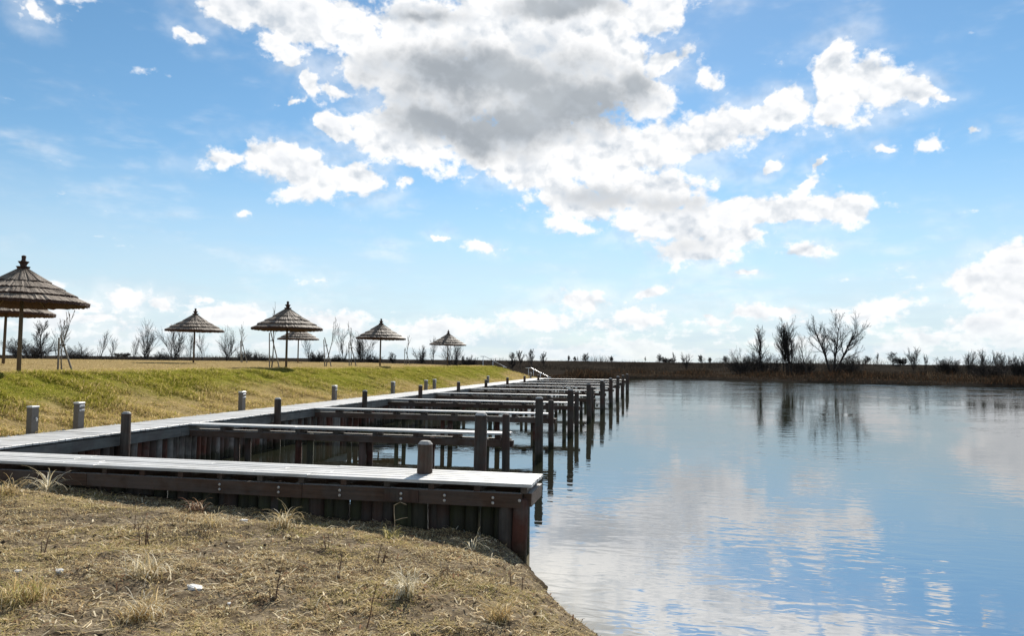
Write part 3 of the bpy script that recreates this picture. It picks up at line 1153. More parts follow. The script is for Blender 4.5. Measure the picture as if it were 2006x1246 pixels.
pedestal('grey metal pedestal with a water tap, first by the boardwalk near the front pier', -12.76, 13.03, 0.64, True)
pedestal('grey metal pedestal with two sockets, beside the tap pedestal', -12.74, 14.24, 0.66)
for i, y in enumerate((20.7, 27.2, 33.6)):
    pedestal(f'grey socket pedestal behind the boardwalk, {ORD[i]} past the nearest socket pedestal pair', -12.73, y, 0.66)
pedestal('far grey pedestal with a tap, one of a close pair on the bank foot', -12.73, 38.6, 0.62, True)
pedestal('far grey socket pedestal beside the far tap pedestal', -12.73, 40.1, 0.64)
pedestal('grey pedestal near the far end of the boardwalk before the last bend', -12.73, 53.0, 0.62)
pedestal('farthest grey pedestal at the end of the boardwalk by the stair rail', -12.73, 70.6, 0.66)

# --- stair rails at the far end
def rail(name, label, pts, posts):
    o = thing(name, label, 'handrail', pts[0])
    P0 = Vector(pts[0])
    MB().tube([Vector(p) - P0 for p in pts], [0.032] * len(pts), 8).build('top_rail', M_RAIL, o, True)
    for (x, y, zt) in posts:
        g = max(gz(x, y), 0.2) - .1
        MB().tube([Vector((x, y, g)) - P0, Vector((x, y, zt)) - P0], [0.03, 0.03], 8).build('baluster', M_RAIL, o, True)


rail('stair_rail', 'pale sloping handrail at the far end of the boardwalk, running down to the water',
     [(-13.6, 72.6, 2.0), (-13.05, 72.6, 2.02), (-11.2, 72.6, 1.12), (-11.0, 72.6, 1.05)],
     [(-13.3, 72.6, 2.0), (-12.8, 72.6, 1.88), (-12.1, 72.6, 1.55), (-11.3, 72.6, 1.17)])
rail('bank_rail', 'thin sloping handrail on the end of the grass bank against the far field',
     [(-19.6, 78, 3.16), (-19.1, 78, 3.16), (-16.7, 78, 1.98)], [(-19.3, 78, 3.13), (-18.2, 78, 2.7), (-17.0, 78, 2.12)])

# ------------------------------------------------------------------ thatched umbrellas
def tier_mesh(name, r0, z0, r1, z1, th, seg, seed, droop=-0.004):
    """one ring of reed: a sloped skirt whose lower edge is ragged and thick"""
    rg = random.Random(seed)
    b = MB()
    vs_, fs = [], []
    cols = []
    for q in range(seg):
        t = 2 * math.pi * q / seg
        j = rg.uniform(-1, 1)
        jr = 0.016 * j + 0.03 * math.sin(5 * t + seed) * 0.5
        jz = 0.012 * rg.uniform(-1, 1)
        ridge = 0.010 * (q % 2)
        c_, s_ = math.cos(t), math.sin(t)
        rm, zm = r0 + (r1 - r0) * .55, z0 + (z1 - z0) * .55 + droop
        ring = [(r0, z0 + ridge), (rm, zm + ridge + jz), (r1 + jr, z1 + ridge + jz), (r1 + jr - .012, z1 - th + jz * 1.6), (rm - .05, zm - th * 1.2), (r0 * .96, z0 - th)]
        cols.append(len(ring))
        vs_ += [(r * c_, r * s_, z) for r, z in ring]
    k_ = cols[0]
    for q in range(seg):
        n_ = (q + 1) % seg
        for i in range(k_):
            j = (i + 1) % k_
            fs.append((q * k_ + i, n_ * k_ + i, n_ * k_ + j, q * k_ + j))
    b.add(vs_, fs)
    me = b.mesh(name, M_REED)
    me.materials.append(M_REED_END_SHADE)
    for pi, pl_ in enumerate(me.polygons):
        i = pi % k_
        if i in (2, 3, 4):  # cut edge, and the underside with its shade painted in
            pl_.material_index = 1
    return me


def umbrella_parts(seed):
    parts = []
    parts.append(('tier', tier_mesh('tier', 1.22, 2.28, 1.82, 2.00, 0.085, 150, seed + 1)))
    parts.append(('tier', tier_mesh('tier', 0.86, 2.48, 1.51, 2.195, 0.046, 140, seed + 2)))
    parts.append(('tier', tier_mesh('tier', 0.46, 2.70, 1.15, 2.385, 0.046, 120, seed + 3)))
    parts.append(('tier', tier_mesh('tier', 0.06, 3.02, 0.75, 2.59, 0.046, 100, seed + 4)))
    b = MB().lathe([(0.10, 2.84), (0.13, 2.93), (0.20, 3.03), (0.085, 3.04), (0.10, 3.10), (0.155, 3.18), (0.075, 3.19), (0.06, 3.24), (0.068, 3.34), (0.03, 3.36)], 10, 0.05)
    parts.append(('finial', b.mesh('finial', M_FINIAL)))
    b = MB().tube([(0, 0, -0.2), (0, 0, 1.4), (0, 0, 2.86)], [0.062, 0.056, 0.045], 10)
    parts.append(('pole', b.mesh('pole', M_POLE, True)))
    for q in range(8):
        t = 2 * math.pi * q / 8 + .2
        b = MB().tube([(0.04 * math.cos(t), 0.04 * math.sin(t), 2.70), (1.62 * math.cos(t), 1.62 * math.sin(t), 1.955)], [0.02, 0.018], 6)
        parts.append(('rafter', b.mesh('rafter', M_POLE)))
    return parts


UPARTS = [umbrella_parts(11), umbrella_parts(57)]
UMB = [(-17.72, 17.55, 0.995, 'largest thatched umbrella, cut by the left edge of the picture'),
       (-25.4, 24.43, 1.01, 'thatched umbrella half hidden behind the largest one'),
       (-27.54, 39.46, 0.98, 'thatched umbrella standing alone above the mid-left of the bank'),
       (-18.10, 33.20, 1.0, 'thatched umbrella in front of a smaller overlapping one on the bank'),
       (-28.7, 54.5, 0.96, 'small thatched umbrella partly under the rim of the one before it'),
       (-18.6, 46.6, 0.98, 'thatched umbrella second from the far end of the bank'),
       (-18.95, 63.4, 0.97, 'smallest, farthest thatched umbrella near the end of the bank')]
for i, (x, y, s_, lab) in enumerate(UMB):
    o = thing('thatched_umbrella', lab, 'umbrella', (x, y, gz(x, y)), random.uniform(0, 6), 'thatched umbrellas on the bank')
    o.rotation_euler[0] = random.uniform(-.015, .015)
    o.rotation_euler[1] = random.uniform(-.015, .015)
    o.scale = (s_ * 0.925, s_ * 0.925, s_ * 0.985)
    for nm, me in UPARTS[i % 2]:
        link(nm, me, o)

# ------------------------------------------------------------------ bare trees
def grow(rg, kind):
    """branch polylines of a leafless tree about 1 unit tall: (points, radii, level)"""
    out = []

    def branch(p, d, L, r, level, maxlev, spread, nchild, trop, start=0.25):
        n = 5 if level == 0 else 4
        pts, rad = [p.copy()], [r]
        d = d.normalized()
        for i in range(n):
            w_ = Vector((rg.gauss(0, 1), rg.gauss(0, 1), rg.gauss(0, 1))) * (0.08 if level == 0 else 0.13)
            d = (d + w_ + Vector((0, 0, trop))).normalized()
            p = p + d * (L / n)
            pts.append(p.copy())
            rad.append(r * (1 - 0.75 * (i + 1) / n))
        out.append((pts, rad, level))
        if level >= maxlev:
            return
        for c in range(nchild[level]):
            t = start + (1 - start) * (c + rg.random()) / nchild[level]
            i = min(int(t * n), n - 1)
            f = t * n - i
            q = pts[i].lerp(pts[i + 1], f)
            dd = (pts[i + 1] - pts[i]).normalized()
            a = rg.uniform(0, 2 * math.pi)
            s1 = dd.cross(Vector((math.cos(a), math.sin(a), 0.3))).normalized()
            ang = spread * rg.uniform(0.6, 1.25)
            nd = dd * math.cos(ang) + s1 * math.sin(ang)
            branch(q, nd, L * rg.uniform(0.38, 0.6) * (1.1 - 0.45 * t), max(r * (1 - .75 * t) * 0.62, 0.0013), level + 1, maxlev, spread, nchild, trop, 0.12)
    V = Vector
    if kind == 'thin':
        branch(V((0, 0, 0)), V((rg.gauss(0, .05), rg.gauss(0, .05), 1)), 1.0, 0.012, 0, 2, 0.42, [18, 6], 0.14, 0.22)
    elif kind == 'whip':
        branch(V((0, 0, 0)), V((rg.gauss(0, .06), 0, 1)), 1.0, 0.012, 0, 2, 0.28, [7, 3], 0.12, 0.5)
    elif kind == 'tree':
        branch(V((0, 0, 0)), V((0, 0, 1)), 0.9, 0.024, 0, 3, 0.55, [16, 8, 4], 0.12, 0.28)
    elif kind == 'round':
        branch(V((0, 0, 0)), V((0, 0, 1)), 0.8, 0.035, 0, 3, 0.8, [18, 9, 5], 0.06, 0.3)
    elif kind == 'fan':
        for _ in range(rg.randint(5, 7)):
            branch(V((rg.gauss(0, .03), rg.gauss(0, .03), 0)), V((rg.gauss(0, .19), rg.gauss(0, .19), 1)), rg.uniform(.7, 1), 0.009, 0, 2, 0.4, [13, 6], 0.08, 0.15)
    elif kind == 'upright':
        for _ in range(6):
            branch(V((rg.gauss(0, .05), rg.gauss(0, .05), 0)), V((rg.gauss(0, .09), rg.gauss(0, .09), 1)), rg.uniform(.75, 1), 0.013, 0, 3, 0.42, [15, 7, 4], 0.13, 0.15)
    elif kind == 'big':
        for dx in (-0.2, 0.10, 0.46):
            branch(V((dx * .12, 0, 0)), V((dx * 1.0, rg.gauss(0, .1), 1)), rg.uniform(.85, 1.0), 0.021, 0, 3, 0.62, [12, 9, 5], 0.06, 0.28)
    elif kind == 'bush':
        for _ in range(36):
            a = rg.uniform(0, 2 * math.pi)
            q = rg.uniform(0, .45)
            branch(V((math.cos(a) * q, math.sin(a) * q, 0)), V((math.cos(a) * rg.uniform(.1, .9), math.sin(a) * rg.uniform(.1, .9), 1)), rg.uniform(.4, 1), 0.014, 0, 2, 0.65, [10, 6], 0.03, 0.1)
    return out


def tubes_np(lines, sc, rs, rmin, sides):
    V_, F_ = [], []
    o = 0
    ct = np.cos(np.arange(sides) * 2 * math.pi / sides)
    st = np.sin(np.arange(sides) * 2 * math.pi / sides)
    for pts, rad, lev in lines:
        P = np.array([tuple(p) for p in pts]) * sc
        n = len(P)
        d = np.gradient(P, axis=0)
        d /= np.linalg.norm(d, axis=1)[:, None] + 1e-9
        ref = np.array((1.0, 0, 0)) if abs(d[0, 0]) < .8 else np.array((0, 1.0, 0))
        a = np.cross(d, ref)
        a /= np.linalg.norm(a, axis=1)[:, None] + 1e-9
        b = np.cross(d, a)
        r = np.maximum(np.array(rad) * rs, rmin)
        V_.append((P[:, None, :] + (a[:, None, :] * ct[None, :, None] + b[:, None, :] * st[None, :, None]) * r[:, None, None]).reshape(-1, 3))
        i = np.arange(n - 1)[:, None] * sides
        q = np.arange(sides)[None, :]
        q2 = (q + 1) % sides
        F_.append((np.stack([i + q, i + q2, i + sides + q2, i + sides + q], -1)).reshape(-1, 4) + o)
        o += n * sides
    return np.concatenate(V_), np.concatenate(F_)


def make_tree(name, label, cat, x, y, ztop, kind, width, group, seed, mat=M_BARK, rmin=0.011):
    rg = random.Random(seed)
    L = grow(rg, kind)
    allp = np.array([tuple(p) for pts, _, _ in L for p in pts])
    z0 = gz(x, y)
    h = max(ztop - z0, 0.5)
    if kind == 'round' or (kind == 'tree' and h < 3.5):
        z0 -= 0.35 * h       # rooted on the back slope of the dyke
        h *= 1.35
    hz = h / allp[:, 2].max()
    wid = np.percentile(allp[:, 0], 97) - np.percentile(allp[:, 0], 3)
    hw = width / wid
    if kind != 'bush':
        hw = min(hw, hz * 1.12)
    sc = np.array((hw, hw, hz))
    rs = h
    o = thing(name, label, cat, (x, y, z0 - 0.05), 0, group)
    tr = [l for l in L if l[2] == 0]
    br = [l for l in L if l[2] > 0]
    v, f = tubes_np(tr, sc, rs, rmin * 1.4, 5)
    link('trunk' if cat == 'tree' else 'stems', raw_mesh('trunk', v, f, mat, True), o)
    v, f = tubes_np(br, sc, rs, rmin, 3)
    link('crown', raw_mesh('crown', v, f, mat, True), o)
    return o


TREES = [
    (-71.3, 72.0, 4.9, 'bush', 3.52),
    (-72.4, 74.8, 6.81, 'tree', 3.64),
    (-69.2, 73.4, 6.85, 'thin', 2.67),
    (-93.4, 103.3, 5.26, 'bush', 3.31),
    (-89.4, 104.0, 6.96, 'thin', 3.31),
    (-91.2, 108.8, 5.95, 'thin', 1.21),
    (-122.0, 148.6, 3.91, 'bush', 2.58),
    (-77.3, 96.3, 5.73, 'thin', 1.37),
    (-71.7, 92.2, 8.07, 'fan', 3.33),
    (-63.1, 84.0, 3.91, 'bush', 2.62),
    (-64.7, 88.6, 7.16, 'fan', 4.14),
    (-69.1, 98.0, 6.88, 'thin', 1.67),
    (-70.0, 102.9, 6.78, 'thin', 2.38),
    (-63.4, 99.1, 7.4, 'fan', 3.34),
    (-94.5, 154.2, 5.14, 'bush', 3.05),
    (-91.3, 154.9, 4.94, 'bush', 3.52),
    (-54.0, 106.2, 6.56, 'thin', 1.27),
    (-69.0, 139.0, 4.79, 'bush', 2.48),
    (-73.8, 158.5, 4.42, 'bush', 1.64),
    (-38.2, 83.9, 6.67, 'thin', 1.24),
    (-37.9, 89.1, 6.27, 'fan', 3.28),
    (-37.3, 84.3, 3.34, 'bush', 1.61),
    (-38.4, 94.3, 3.86, 'bush', 1.66),
    (-61.2, 161.1, 4.56, 'round', 1.64),
    (-38.7, 114.6, 5.18, 'fan', 4.14),
    (-36.1, 113.0, 6.46, 'thin', 1.14),
    (-33.5, 115.6, 5.9, 'fan', 3.64),
    (-31.3, 116.2, 4.11, 'bush', 1.66),
    (-30.4, 147.0, 4.58, 'round', 1.66),
    (-28.7, 147.4, 4.91, 'tree', 2.69),
    (-26.3, 147.8, 5.24, 'tree', 3.1),
    (-24.0, 148.3, 4.85, 'tree', 2.69),
    (-26.9, 209.1, 4.67, 'tree', 2.32),
    (-24.9, 209.6, 4.26, 'round', 1.74),
    (-22.0, 210.1, 5.44, 'round', 4.06),
    (-16.3, 231.8, 4.85, 'fan', 1.9),
    (-4.9, 193.3, 4.29, 'thin', 1.05),
    (-1.6, 193.9, 5.11, 'round', 2.36),
    (0.9, 194.5, 4.35, 'bush', 2.88),
    (2.4, 189.6, 5.46, 'thin', 1.28),
    (4.3, 154.2, 4.95, 'fan', 3.72),
    (9.4, 196.2, 4.96, 'round', 2.36),
    (11.2, 196.6, 4.33, 'round', 1.31),
    (15.2, 197.4, 4.76, 'round', 1.83),
    (14.0, 139.8, 6.1, 'bush', 5.18),
    (18.4, 144.8, 5.86, 'bush', 5.33),
    (16.9, 142.2, 9.64, 'tree', 4.69),
    (21.6, 141.0, 11.16, 'upright', 4.25),
    (23.8, 135.5, 8.34, 'thin', 2.3),
    (24.4, 142.0, 4.92, 'bush', 4.07),
    (29.7, 143.7, 12.42, 'big', 7.82),
    (32.6, 144.7, 5.58, 'bush', 4.66),
    (44.9, 183.1, 4.87, 'round', 2.11),
    (47.7, 183.6, 5.48, 'thin', 1.17),
    (49.6, 178.9, 5.66, 'round', 2.73),
    (51.6, 179.4, 4.77, 'bush', 1.82),
    (46.1, 152.5, 6.2, 'fan', 2.9),
    (46.2, 147.5, 4.98, 'thin', 0.93),
    (49.5, 145.2, 4.52, 'bush', 3.1),
    (50.0, 138.1, 5.48, 'fan', 3.1),
    (51.3, 135.2, 5.61, 'fan', 3.37),
    (52.9, 133.6, 5.17, 'fan', 2.98),
    (50.0, 131.0, 4.13, 'bush', 4.88),
    (52.7, 125.4, 5.04, 'bush', 2.32)]
KIND_WORD = {'bush': 'tangled bare bush', 'tree': 'bare tree', 'thin': 'slender bare tree', 'fan': 'fan-shaped bare tree',
             'round': 'small round bare tree', 'upright': 'tall upright bare tree', 'big': 'large spreading bare tree'}
SPECIAL = {46: 'medium bare tree rising out of the dark thicket on the far shore', 47: 'tall dense bare tree with several upright stems on the far shore',
           48: 'slender bare tree alone between the upright tree and the spreading one', 50: 'largest bare tree on the far shore, its two trunks spreading in a V',
           44: 'dark dense thicket at the lake-side left foot of the far-shore tree clump', 45: 'dark dense thicket under the medium bare tree on the far shore'}
groups = {}
for i, tr_ in enumerate(TREES):
    az_ = math.degrees(math.atan2(tr_[0], tr_[1]))
    g = 'bare trees behind the thatched umbrellas' if az_ < -13.5 else ('bare trees along the far dyke above the jetties' if az_ < 4.5 else 'bare trees on the far shore of the lake')
    groups.setdefault((g, tr_[3]), []).append((az_, i))
PLACE = {'bare trees behind the thatched umbrellas': 'behind the thatched umbrellas', 'bare trees along the far dyke above the jetties': 'on the dyke beyond the jetties',
         'bare trees on the far shore of the lake': 'on the far lake shore'}
for (g, kd), lst in groups.items():
    lst.sort()
    for n_, (a_, i) in enumerate(lst):
        x, y, zt, kd, wd = TREES[i]
        cnt = f'{ORD[n_]} from the left' if len(lst) > 1 else 'the only such'
        lab = SPECIAL.get(i) or f'{KIND_WORD[kd]} {PLACE[g]}, {cnt}'
        far_ = math.hypot(x, y)
        zt += (0.06 * (zt - 2.4) if kd != 'bush' else 0)
        make_tree('bare_bush' if kd == 'bush' else 'bare_tree', lab, 'bush' if kd == 'bush' else 'tree', x, y, zt, kd, wd * 1.15, g, 100 + i, M_BARK, 0.007 + far_ * 0.00004)

# --- young trees tied to stakes on the bank
SAPS = [
    (-19.06, 20.51, 4.22),
    (-27.88, 45.22, 5.2),
    (-19.68, 34.62, 5.59),
    (-20.11, 41.71, 5.31),
    (-22.55, 62.71, 4.96),
    (-19.04, 42.97, 5.07)]
SLAB = ['young bare tree with two crossing stakes right of the largest umbrella', 'young bare tree with stakes between the lone umbrella and the pair',
        'young bare tree with crossing stakes beside the umbrella that overlaps a smaller one', 'young bare tree with stakes right of the overlapping umbrellas',
        'young bare tree with stakes at the right rim of the second farthest umbrella', 'young staked tree in front of bushes left of the second farthest umbrella']
for i, (x, y, zt) in enumerate(SAPS):
    rg = random.Random(300 + i)
    z0 = gz(x, y)
    h = zt - z0
    o = make_tree('staked_sapling', SLAB[i], 'tree', x, y, zt, 'whip', h * 0.12, 'young staked trees on the bank', 340 + i, M_BARK_PALE, 0.008)
    for q, dx in enumerate((0.42, -0.12)):
        lean = 0.55 if q == 0 else 0.05
        top = (-0.16 - .05 * q, 0.05, h * (0.58 - .04 * q))
        MB().tube([(dx, rg.uniform(-.1, .1), -.1), top], [0.032, 0.027], 7).build('stake', M_STAKE, o)
    MB().tube([(-.12, 0, h * .42), (.06, .03, h * .43), (.02, -.05, h * .42)], [.02] * 3, 6).build('tie', M_BARK, o)

# ------------------------------------------------------------------ ground cover
def blade_field(name, pts, length, width, lean, cols, mat, curl=0.5, seed=1, comb=None):
    """curved blades, four corners plus tip, each its own direction, lean and colour"""
    r_ = np.random.default_rng(seed)
    n = len(pts)
    az_ = r_.uniform(0, 2 * math.pi, n) if comb is None else comb + r_.normal(0, 0.7, n)
    L = np.asarray(length) * np.ones(n)
    W = np.asarray(width) * np.ones(n)
    ln = np.clip(np.asarray(lean) + r_.normal(0, 0.22, n), 0.02, 1.54)      # angle from vertical
    dx, dy = np.cos(az_), np.sin(az_)
    sx, sy = -dy, dx
    tw = r_.uniform(-curl, curl, n)
    V_ = np.zeros((n, 5, 3))
    for j, t in enumerate((0.0, 0.55, 1.0)):
        a = ln + (curl * 0.9) * t
        a = np.minimum(a, 1.75)
        hor = L * t * np.sin(a)
        ver = L * t * np.cos(a)
        cx_ = pts[:, 0] + dx * hor + sx * tw * L * t * t
        cy_ = pts[:, 1] + dy * hor + sy * tw * L * t * t
        cz_ = pts[:, 2] + np.maximum(ver, 0.002 + 0.01 * t * (1 - t))
        if j == 0:
            V_[:, 0] = np.stack([cx_ - sx * W / 2, cy_ - sy * W / 2, cz_ - 0.006], 1)
            V_[:, 1] = np.stack([cx_ + sx * W / 2, cy_ + sy * W / 2, cz_ - 0.006], 1)
        elif j == 1:
            V_[:, 2] = np.stack([cx_ + sx * W * .42, cy_ + sy * W * .42, cz_], 1)
            V_[:, 3] = np.stack([cx_ - sx * W * .42, cy_ - sy * W * .42, cz_], 1)
        else:
            V_[:, 4] = np.stack([cx_, cy_, cz_], 1)
    base = np.arange(n)[:, None] * 5
    F_ = np.concatenate([base + np.array([[0, 1, 2]]), base + np.array([[0, 2, 3]]), base + np.array([[3, 2, 4]])], 0)
    C = np.repeat(np.concatenate([cols, np.ones((n, 1))], 1)[:, None, :], 5, 1).reshape(-1, 4)
    return link(name, raw_mesh(name, V_.reshape(-1, 3), F_, mat, False, C))


def palette(n, r_, items, jit=0.18):
    w = np.array([i[1] for i in items], float)
    ch = r_.choice(len(items), n, p=w / w.sum())
    c = np.array([i[0] for i in items])[ch]
    return c * (1 + r_.normal(0, jit, (n, 1))).clip(0.45, 1.7)


r1 = np.random.default_rng(11)
# near shore: matted dead grass, moss and runners
N = 420000
px_ = r1.uniform(-12, 2.2, N)
py_ = r1.uniform(3.0, 9.62, N)
s_ = lake_dist(px_, py_)
patch = fbm(px_, py_, 2.2, 4, 31)
inview = (px_ > -1.25 * py_ - 0.8) & (px_ < 0.62 * py_ + .2)
keep = (s_ > 0.12) & inview & (r1.random(N) < sstep(0.25, 0.57, patch) * sstep(0.2, 1.0, shore_dist(px_, py_)) * 0.90 + 0.10)
px_, py_ = px_[keep], py_[keep]
pts = np.stack([px_, py_, ground_z(px_, py_)], 1)
n = len(pts)
mossy = fbm(px_, py_, 0.9, 3, 41)
c1 = palette(n, r1, [((0.52, 0.40, 0.22), 4), ((0.64, 0.54, 0.34), 2.6), ((0.34, 0.25, 0.14), 2.6), ((0.36, 0.30, 0.14), 0.9), ((0.22, 0.13, 0.08), 2.4), ((0.80, 0.72, 0.55), 1.0)])
c2 = palette(n, r1, [((0.32, 0.29, 0.11), 2.5), ((0.46, 0.37, 0.20), 3), ((0.56, 0.45, 0.28), 3)])
c1 = c1 * 0.8 + c1.mean(1, keepdims=True) * np.array([[0.215, 0.19, 0.155]])
f_ = (sstep(0.5, 0.68, mossy) * (r1.random(n) < 0.8))[:, None]
cols = np.minimum((c1 * (1 - f_) + c2 * f_) * np.array([[1.12, 1.10, 1.0]]), 0.92)
o = blade_field('dead_grass', pts, r1.uniform(0.02, 0.065, n) * (1 + (r1.random(n) < .03) * 1.6), r1.uniform(0.004, 0.011, n), r1.uniform(0.55, 1.5, n), cols, M_BLADE, 0.7, 3)
tag(o, 'matted dead grass and moss on the near shore', 'grass', None, 'stuff')

# longer pale runners and fallen blades lying over the mat
N = 10000
px_ = r1.uniform(-12, 2.2, N)
py_ = r1.uniform(3.0, 9.6, N)
keep = (shore_dist(px_, py_) > 0.35) & (lake_dist(px_, py_) > 0.1) & (px_ > -1.25 * py_ - 0.8) & (px_ < 0.62 * py_ + .2) & (r1.random(N) < sstep(0.3, 0.6, fbm(px_, py_, 1.6, 3, 81)))
px_, py_ = px_[keep], py_[keep]
pts = np.stack([px_, py_, ground_z(px_, py_) + 0.012], 1)
n = len(pts)
o = blade_field('fallen_blades', pts, r1.uniform(0.07, 0.17, n), r1.uniform(0.007, 0.016, n), r1.uniform(0.7, 1.45, n),
                palette(n, r1, [((0.66, 0.54, 0.34), 3), ((0.80, 0.70, 0.50), 2), ((0.46, 0.33, 0.17), 2), ((0.26, 0.15, 0.09), 1.6)]), M_BLADE, 0.9, 13)
tag(o, 'pale fallen grass blades lying over the near shore', 'grass', None, 'stuff')

# the bank: combed short grass, green high on the slope, straw at the foot and on top
N = 360000
u_ = r1.random(N)
py_ = 9.0 + 70 * r1.random(N) ** 1.7
px_ = -12.68 - 6.2 * r1.random(N)
keep = (py_ < 79)
px_, py_ = px_[keep], py_[keep]
n = len(px_)
pts = np.stack([px_, py_, ground_z(px_, py_)], 1)
gn = fbm(px_, py_, 0.16, 4, 21)
gn2 = fbm(px_, py_, 0.55, 3, 71)
sd = np.clip((-12.6 - px_) / 4.9, 0, 1.6)
wg = sstep(0.10, 0.55, sd + (gn - 0.5) * 1.0 + (gn2 - .5) * .5) * (1 - sstep(0.82, 1.08, sd + (gn - 0.5) * 0.25))
straw = palette(n, r1, [((0.52, 0.39, 0.18), 3), ((0.62, 0.49, 0.26), 2), ((0.38, 0.31, 0.10), 2), ((0.31, 0.28, 0.06), 1.5)])
green = palette(n, r1, [((0.25, 0.245, 0.033), 3), ((0.39, 0.34, 0.07), 3), ((0.14, 0.155, 0.02), 2), ((0.52, 0.42, 0.16), 2.0)])
pick = (r1.random(n) < wg)[:, None]
tall = 0.35 + 1.6 * sstep(0.35, 0.7, fbm(px_, py_, 1.5, 3, 51))
o = blade_field('bank_grass', pts, r1.uniform(0.05, 0.13, n) * tall * (1 - 0.45 * sstep(0.95, 1.15, sd)), r1.uniform(0.007, 0.016, n), r1.uniform(0.5, 1.25, n), np.where(pick, green, straw), M_BLADE, 0.5, 5, comb=-0.6)
tag(o, 'short combed grass on the slope of the bank, green above and straw below', 'grass', None, 'stuff')

# straw lawn on top of the bank
N = 90000
rr = 18 + 70 * r1.random(N)
aa = np.radians(r1.uniform(-56, -14, N))
px_, py_ = rr * np.sin(aa), rr * np.cos(aa)
keep = (px_ < -17.0) & (py_ < 78)
px_, py_ = px_[keep], py_[keep]
n = len(px_)
pts = np.stack([px_, py_, ground_z(px_, py_)], 1)
o = blade_field('straw_lawn', pts, r1.uniform(0.03, 0.09, n), r1.uniform(0.01, 0.022, n), r1.uniform(0.4, 1.2, n),
                palette(n, r1, [((0.44, 0.32, 0.15), 3), ((0.52, 0.40, 0.21), 2), ((0.30, 0.235, 0.09), 1.5)]), M_BLADE, 0.5, 6)
tag(o, 'flat straw-coloured lawn under the thatched umbrellas', 'grass', None, 'stuff')

# far shore: sedge and dead reeds along the water
N = 260000
P_ = np.stack([r1.uniform(-16, 75, N), r1.uniform(82, 150, N)], 1)
sdist = lake_dist(P_[:, 0], P_[:, 1])
keep = (sdist > 0.1) & (sdist < 30) & (r1.random(N) < 0.12 + 0.88 * np.exp(-sdist / 4.0)) & (P_[:, 0] < 0.62 * P_[:, 1])
P_ = P_[keep]
pts = np.stack([P_[:, 0], P_[:, 1], ground_z(P_[:, 0], P_[:, 1])], 1)
pts = pts[pts[:, 2] > 0.02]
n = len(pts)
clump = fbm(pts[:, 0], pts[:, 1], 0.18, 4, 61)
o = blade_field('dead_reeds', pts, r1.uniform(0.25, 0.75, n) * (0.35 + 1.6 * sstep(0.4, 0.72, clump)), r1.uniform(0.03, 0.07, n), r1.uniform(0.05, 0.6, n),
                palette(n, r1, [((0.035, 0.024, 0.016), 3), ((0.065, 0.036, 0.020), 2), ((0.020, 0.017, 0.013), 3), ((0.10, 0.075, 0.05), 0.6)]), M_BLADE, 0.4, 8)
tag(o, 'dead brown reeds and sedge along the far shore', 'reeds', None, 'stuff')

# low scrub along the dyke on the horizon
N = 30000
aa = np.radians(r1.uniform(-50, 26, N))
rr = r1.uniform(150, 192, N)
px_, py_ = rr * np.sin(aa), rr * np.cos(aa)
pts = np.stack([px_, py_, ground_z(px_, py_)], 1)
pts = pts[lake_dist(px_, py_) > 2]
n = len(pts)
clump = fbm(pts[:, 0], pts[:, 1], 0.11, 4, 91)
o = blade_field('dyke_scrub', pts, r1.uniform(0.2, 0.6, n) * (0.4 + 4.2 * sstep(0.48, 0.8, clump)), r1.uniform(0.03, 0.08, n), r1.uniform(0.05, 0.5, n),
                palette(n, r1, [((0.030, 0.026, 0.022), 3), ((0.05, 0.04, 0.03), 2), ((0.015, 0.014, 0.013), 3)]), M_BLADE, 0.4, 18)
tag(o, 'low dark scrub along the dyke on the horizon', 'scrub', None, 'stuff')

# gravel edging between boardwalk and grass
N = 4200
gyv = 9.0 + 62 * r1.random(N) ** 1.5
gxv = -12.57 - np.abs(r1.normal(0, 0.075, N)) - 0.02
gzv_ = ground_z(gxv, gyv) + 0.012
sz = r1.uniform(0.012, 0.034, N)
oct_ = np.array([(1, 0, 0), (-1, 0, 0), (0, 1, 0), (0, -1, 0), (0, 0, .7), (0, 0, -.7)])
of = np.array([(0, 2, 4), (2, 1, 4), (1, 3, 4), (3, 0, 4), (2, 0, 5), (1, 2, 5), (3, 1, 5), (0, 3, 5)])
V_ = (oct_[None] * (1 + r1.normal(0, .22, (N, 6, 3)))) * sz[:, None, None] + np.stack([gxv, gyv, gzv_ + 0.04], 1)[:, None, :]
F_ = (of[None] + (np.arange(N) * 6)[:, None, None]).reshape(-1, 3)
o = link('edging_gravel', raw_mesh('edging_gravel', V_.reshape(-1, 3), F_, M_GRAVEL))
tag(o, 'strip of pale gravel between boardwalk and grass bank', 'gravel', None, 'stuff')

# small clods and chips of soil on the near shore
N = 2600
px_ = r1.uniform(-11, 1.5, N)
py_ = r1.uniform(3.2, 9.5, N)
keep = (lake_dist(px_, py_) > 0.02)
px_, py_ = px_[keep], py_[keep]
N = len(px_)
sz = r1.gamma(2.0, 0.0045, N).clip(0.004, 0.030)
V_ = (oct_[None] * (1 + r1.normal(0, .28, (N, 6, 3)))) * sz[:, None, None] + np.stack([px_, py_, ground_z(px_, py_) + sz * .3], 1)[:, None, :]
F_ = (of[None] + (np.arange(N) * 6)[:, None, None]).reshape(-1, 3)
cc = palette(N, r1, [((0.16, 0.12, 0.08), 4), ((0.19, 0.15, 0.105), 2), ((0.42, 0.38, 0.32), .35)])
C = np.repeat(np.concatenate([cc, np.ones((N, 1))], 1)[:, None, :], 6, 1).reshape(-1, 4)
o = link('soil_clods', raw_mesh('soil_clods', V_.reshape(-1, 3), F_, M_BLADE, False, C))
tag(o, 'loose clods and chips of soil among the dead grass', 'soil', None, 'stuff')

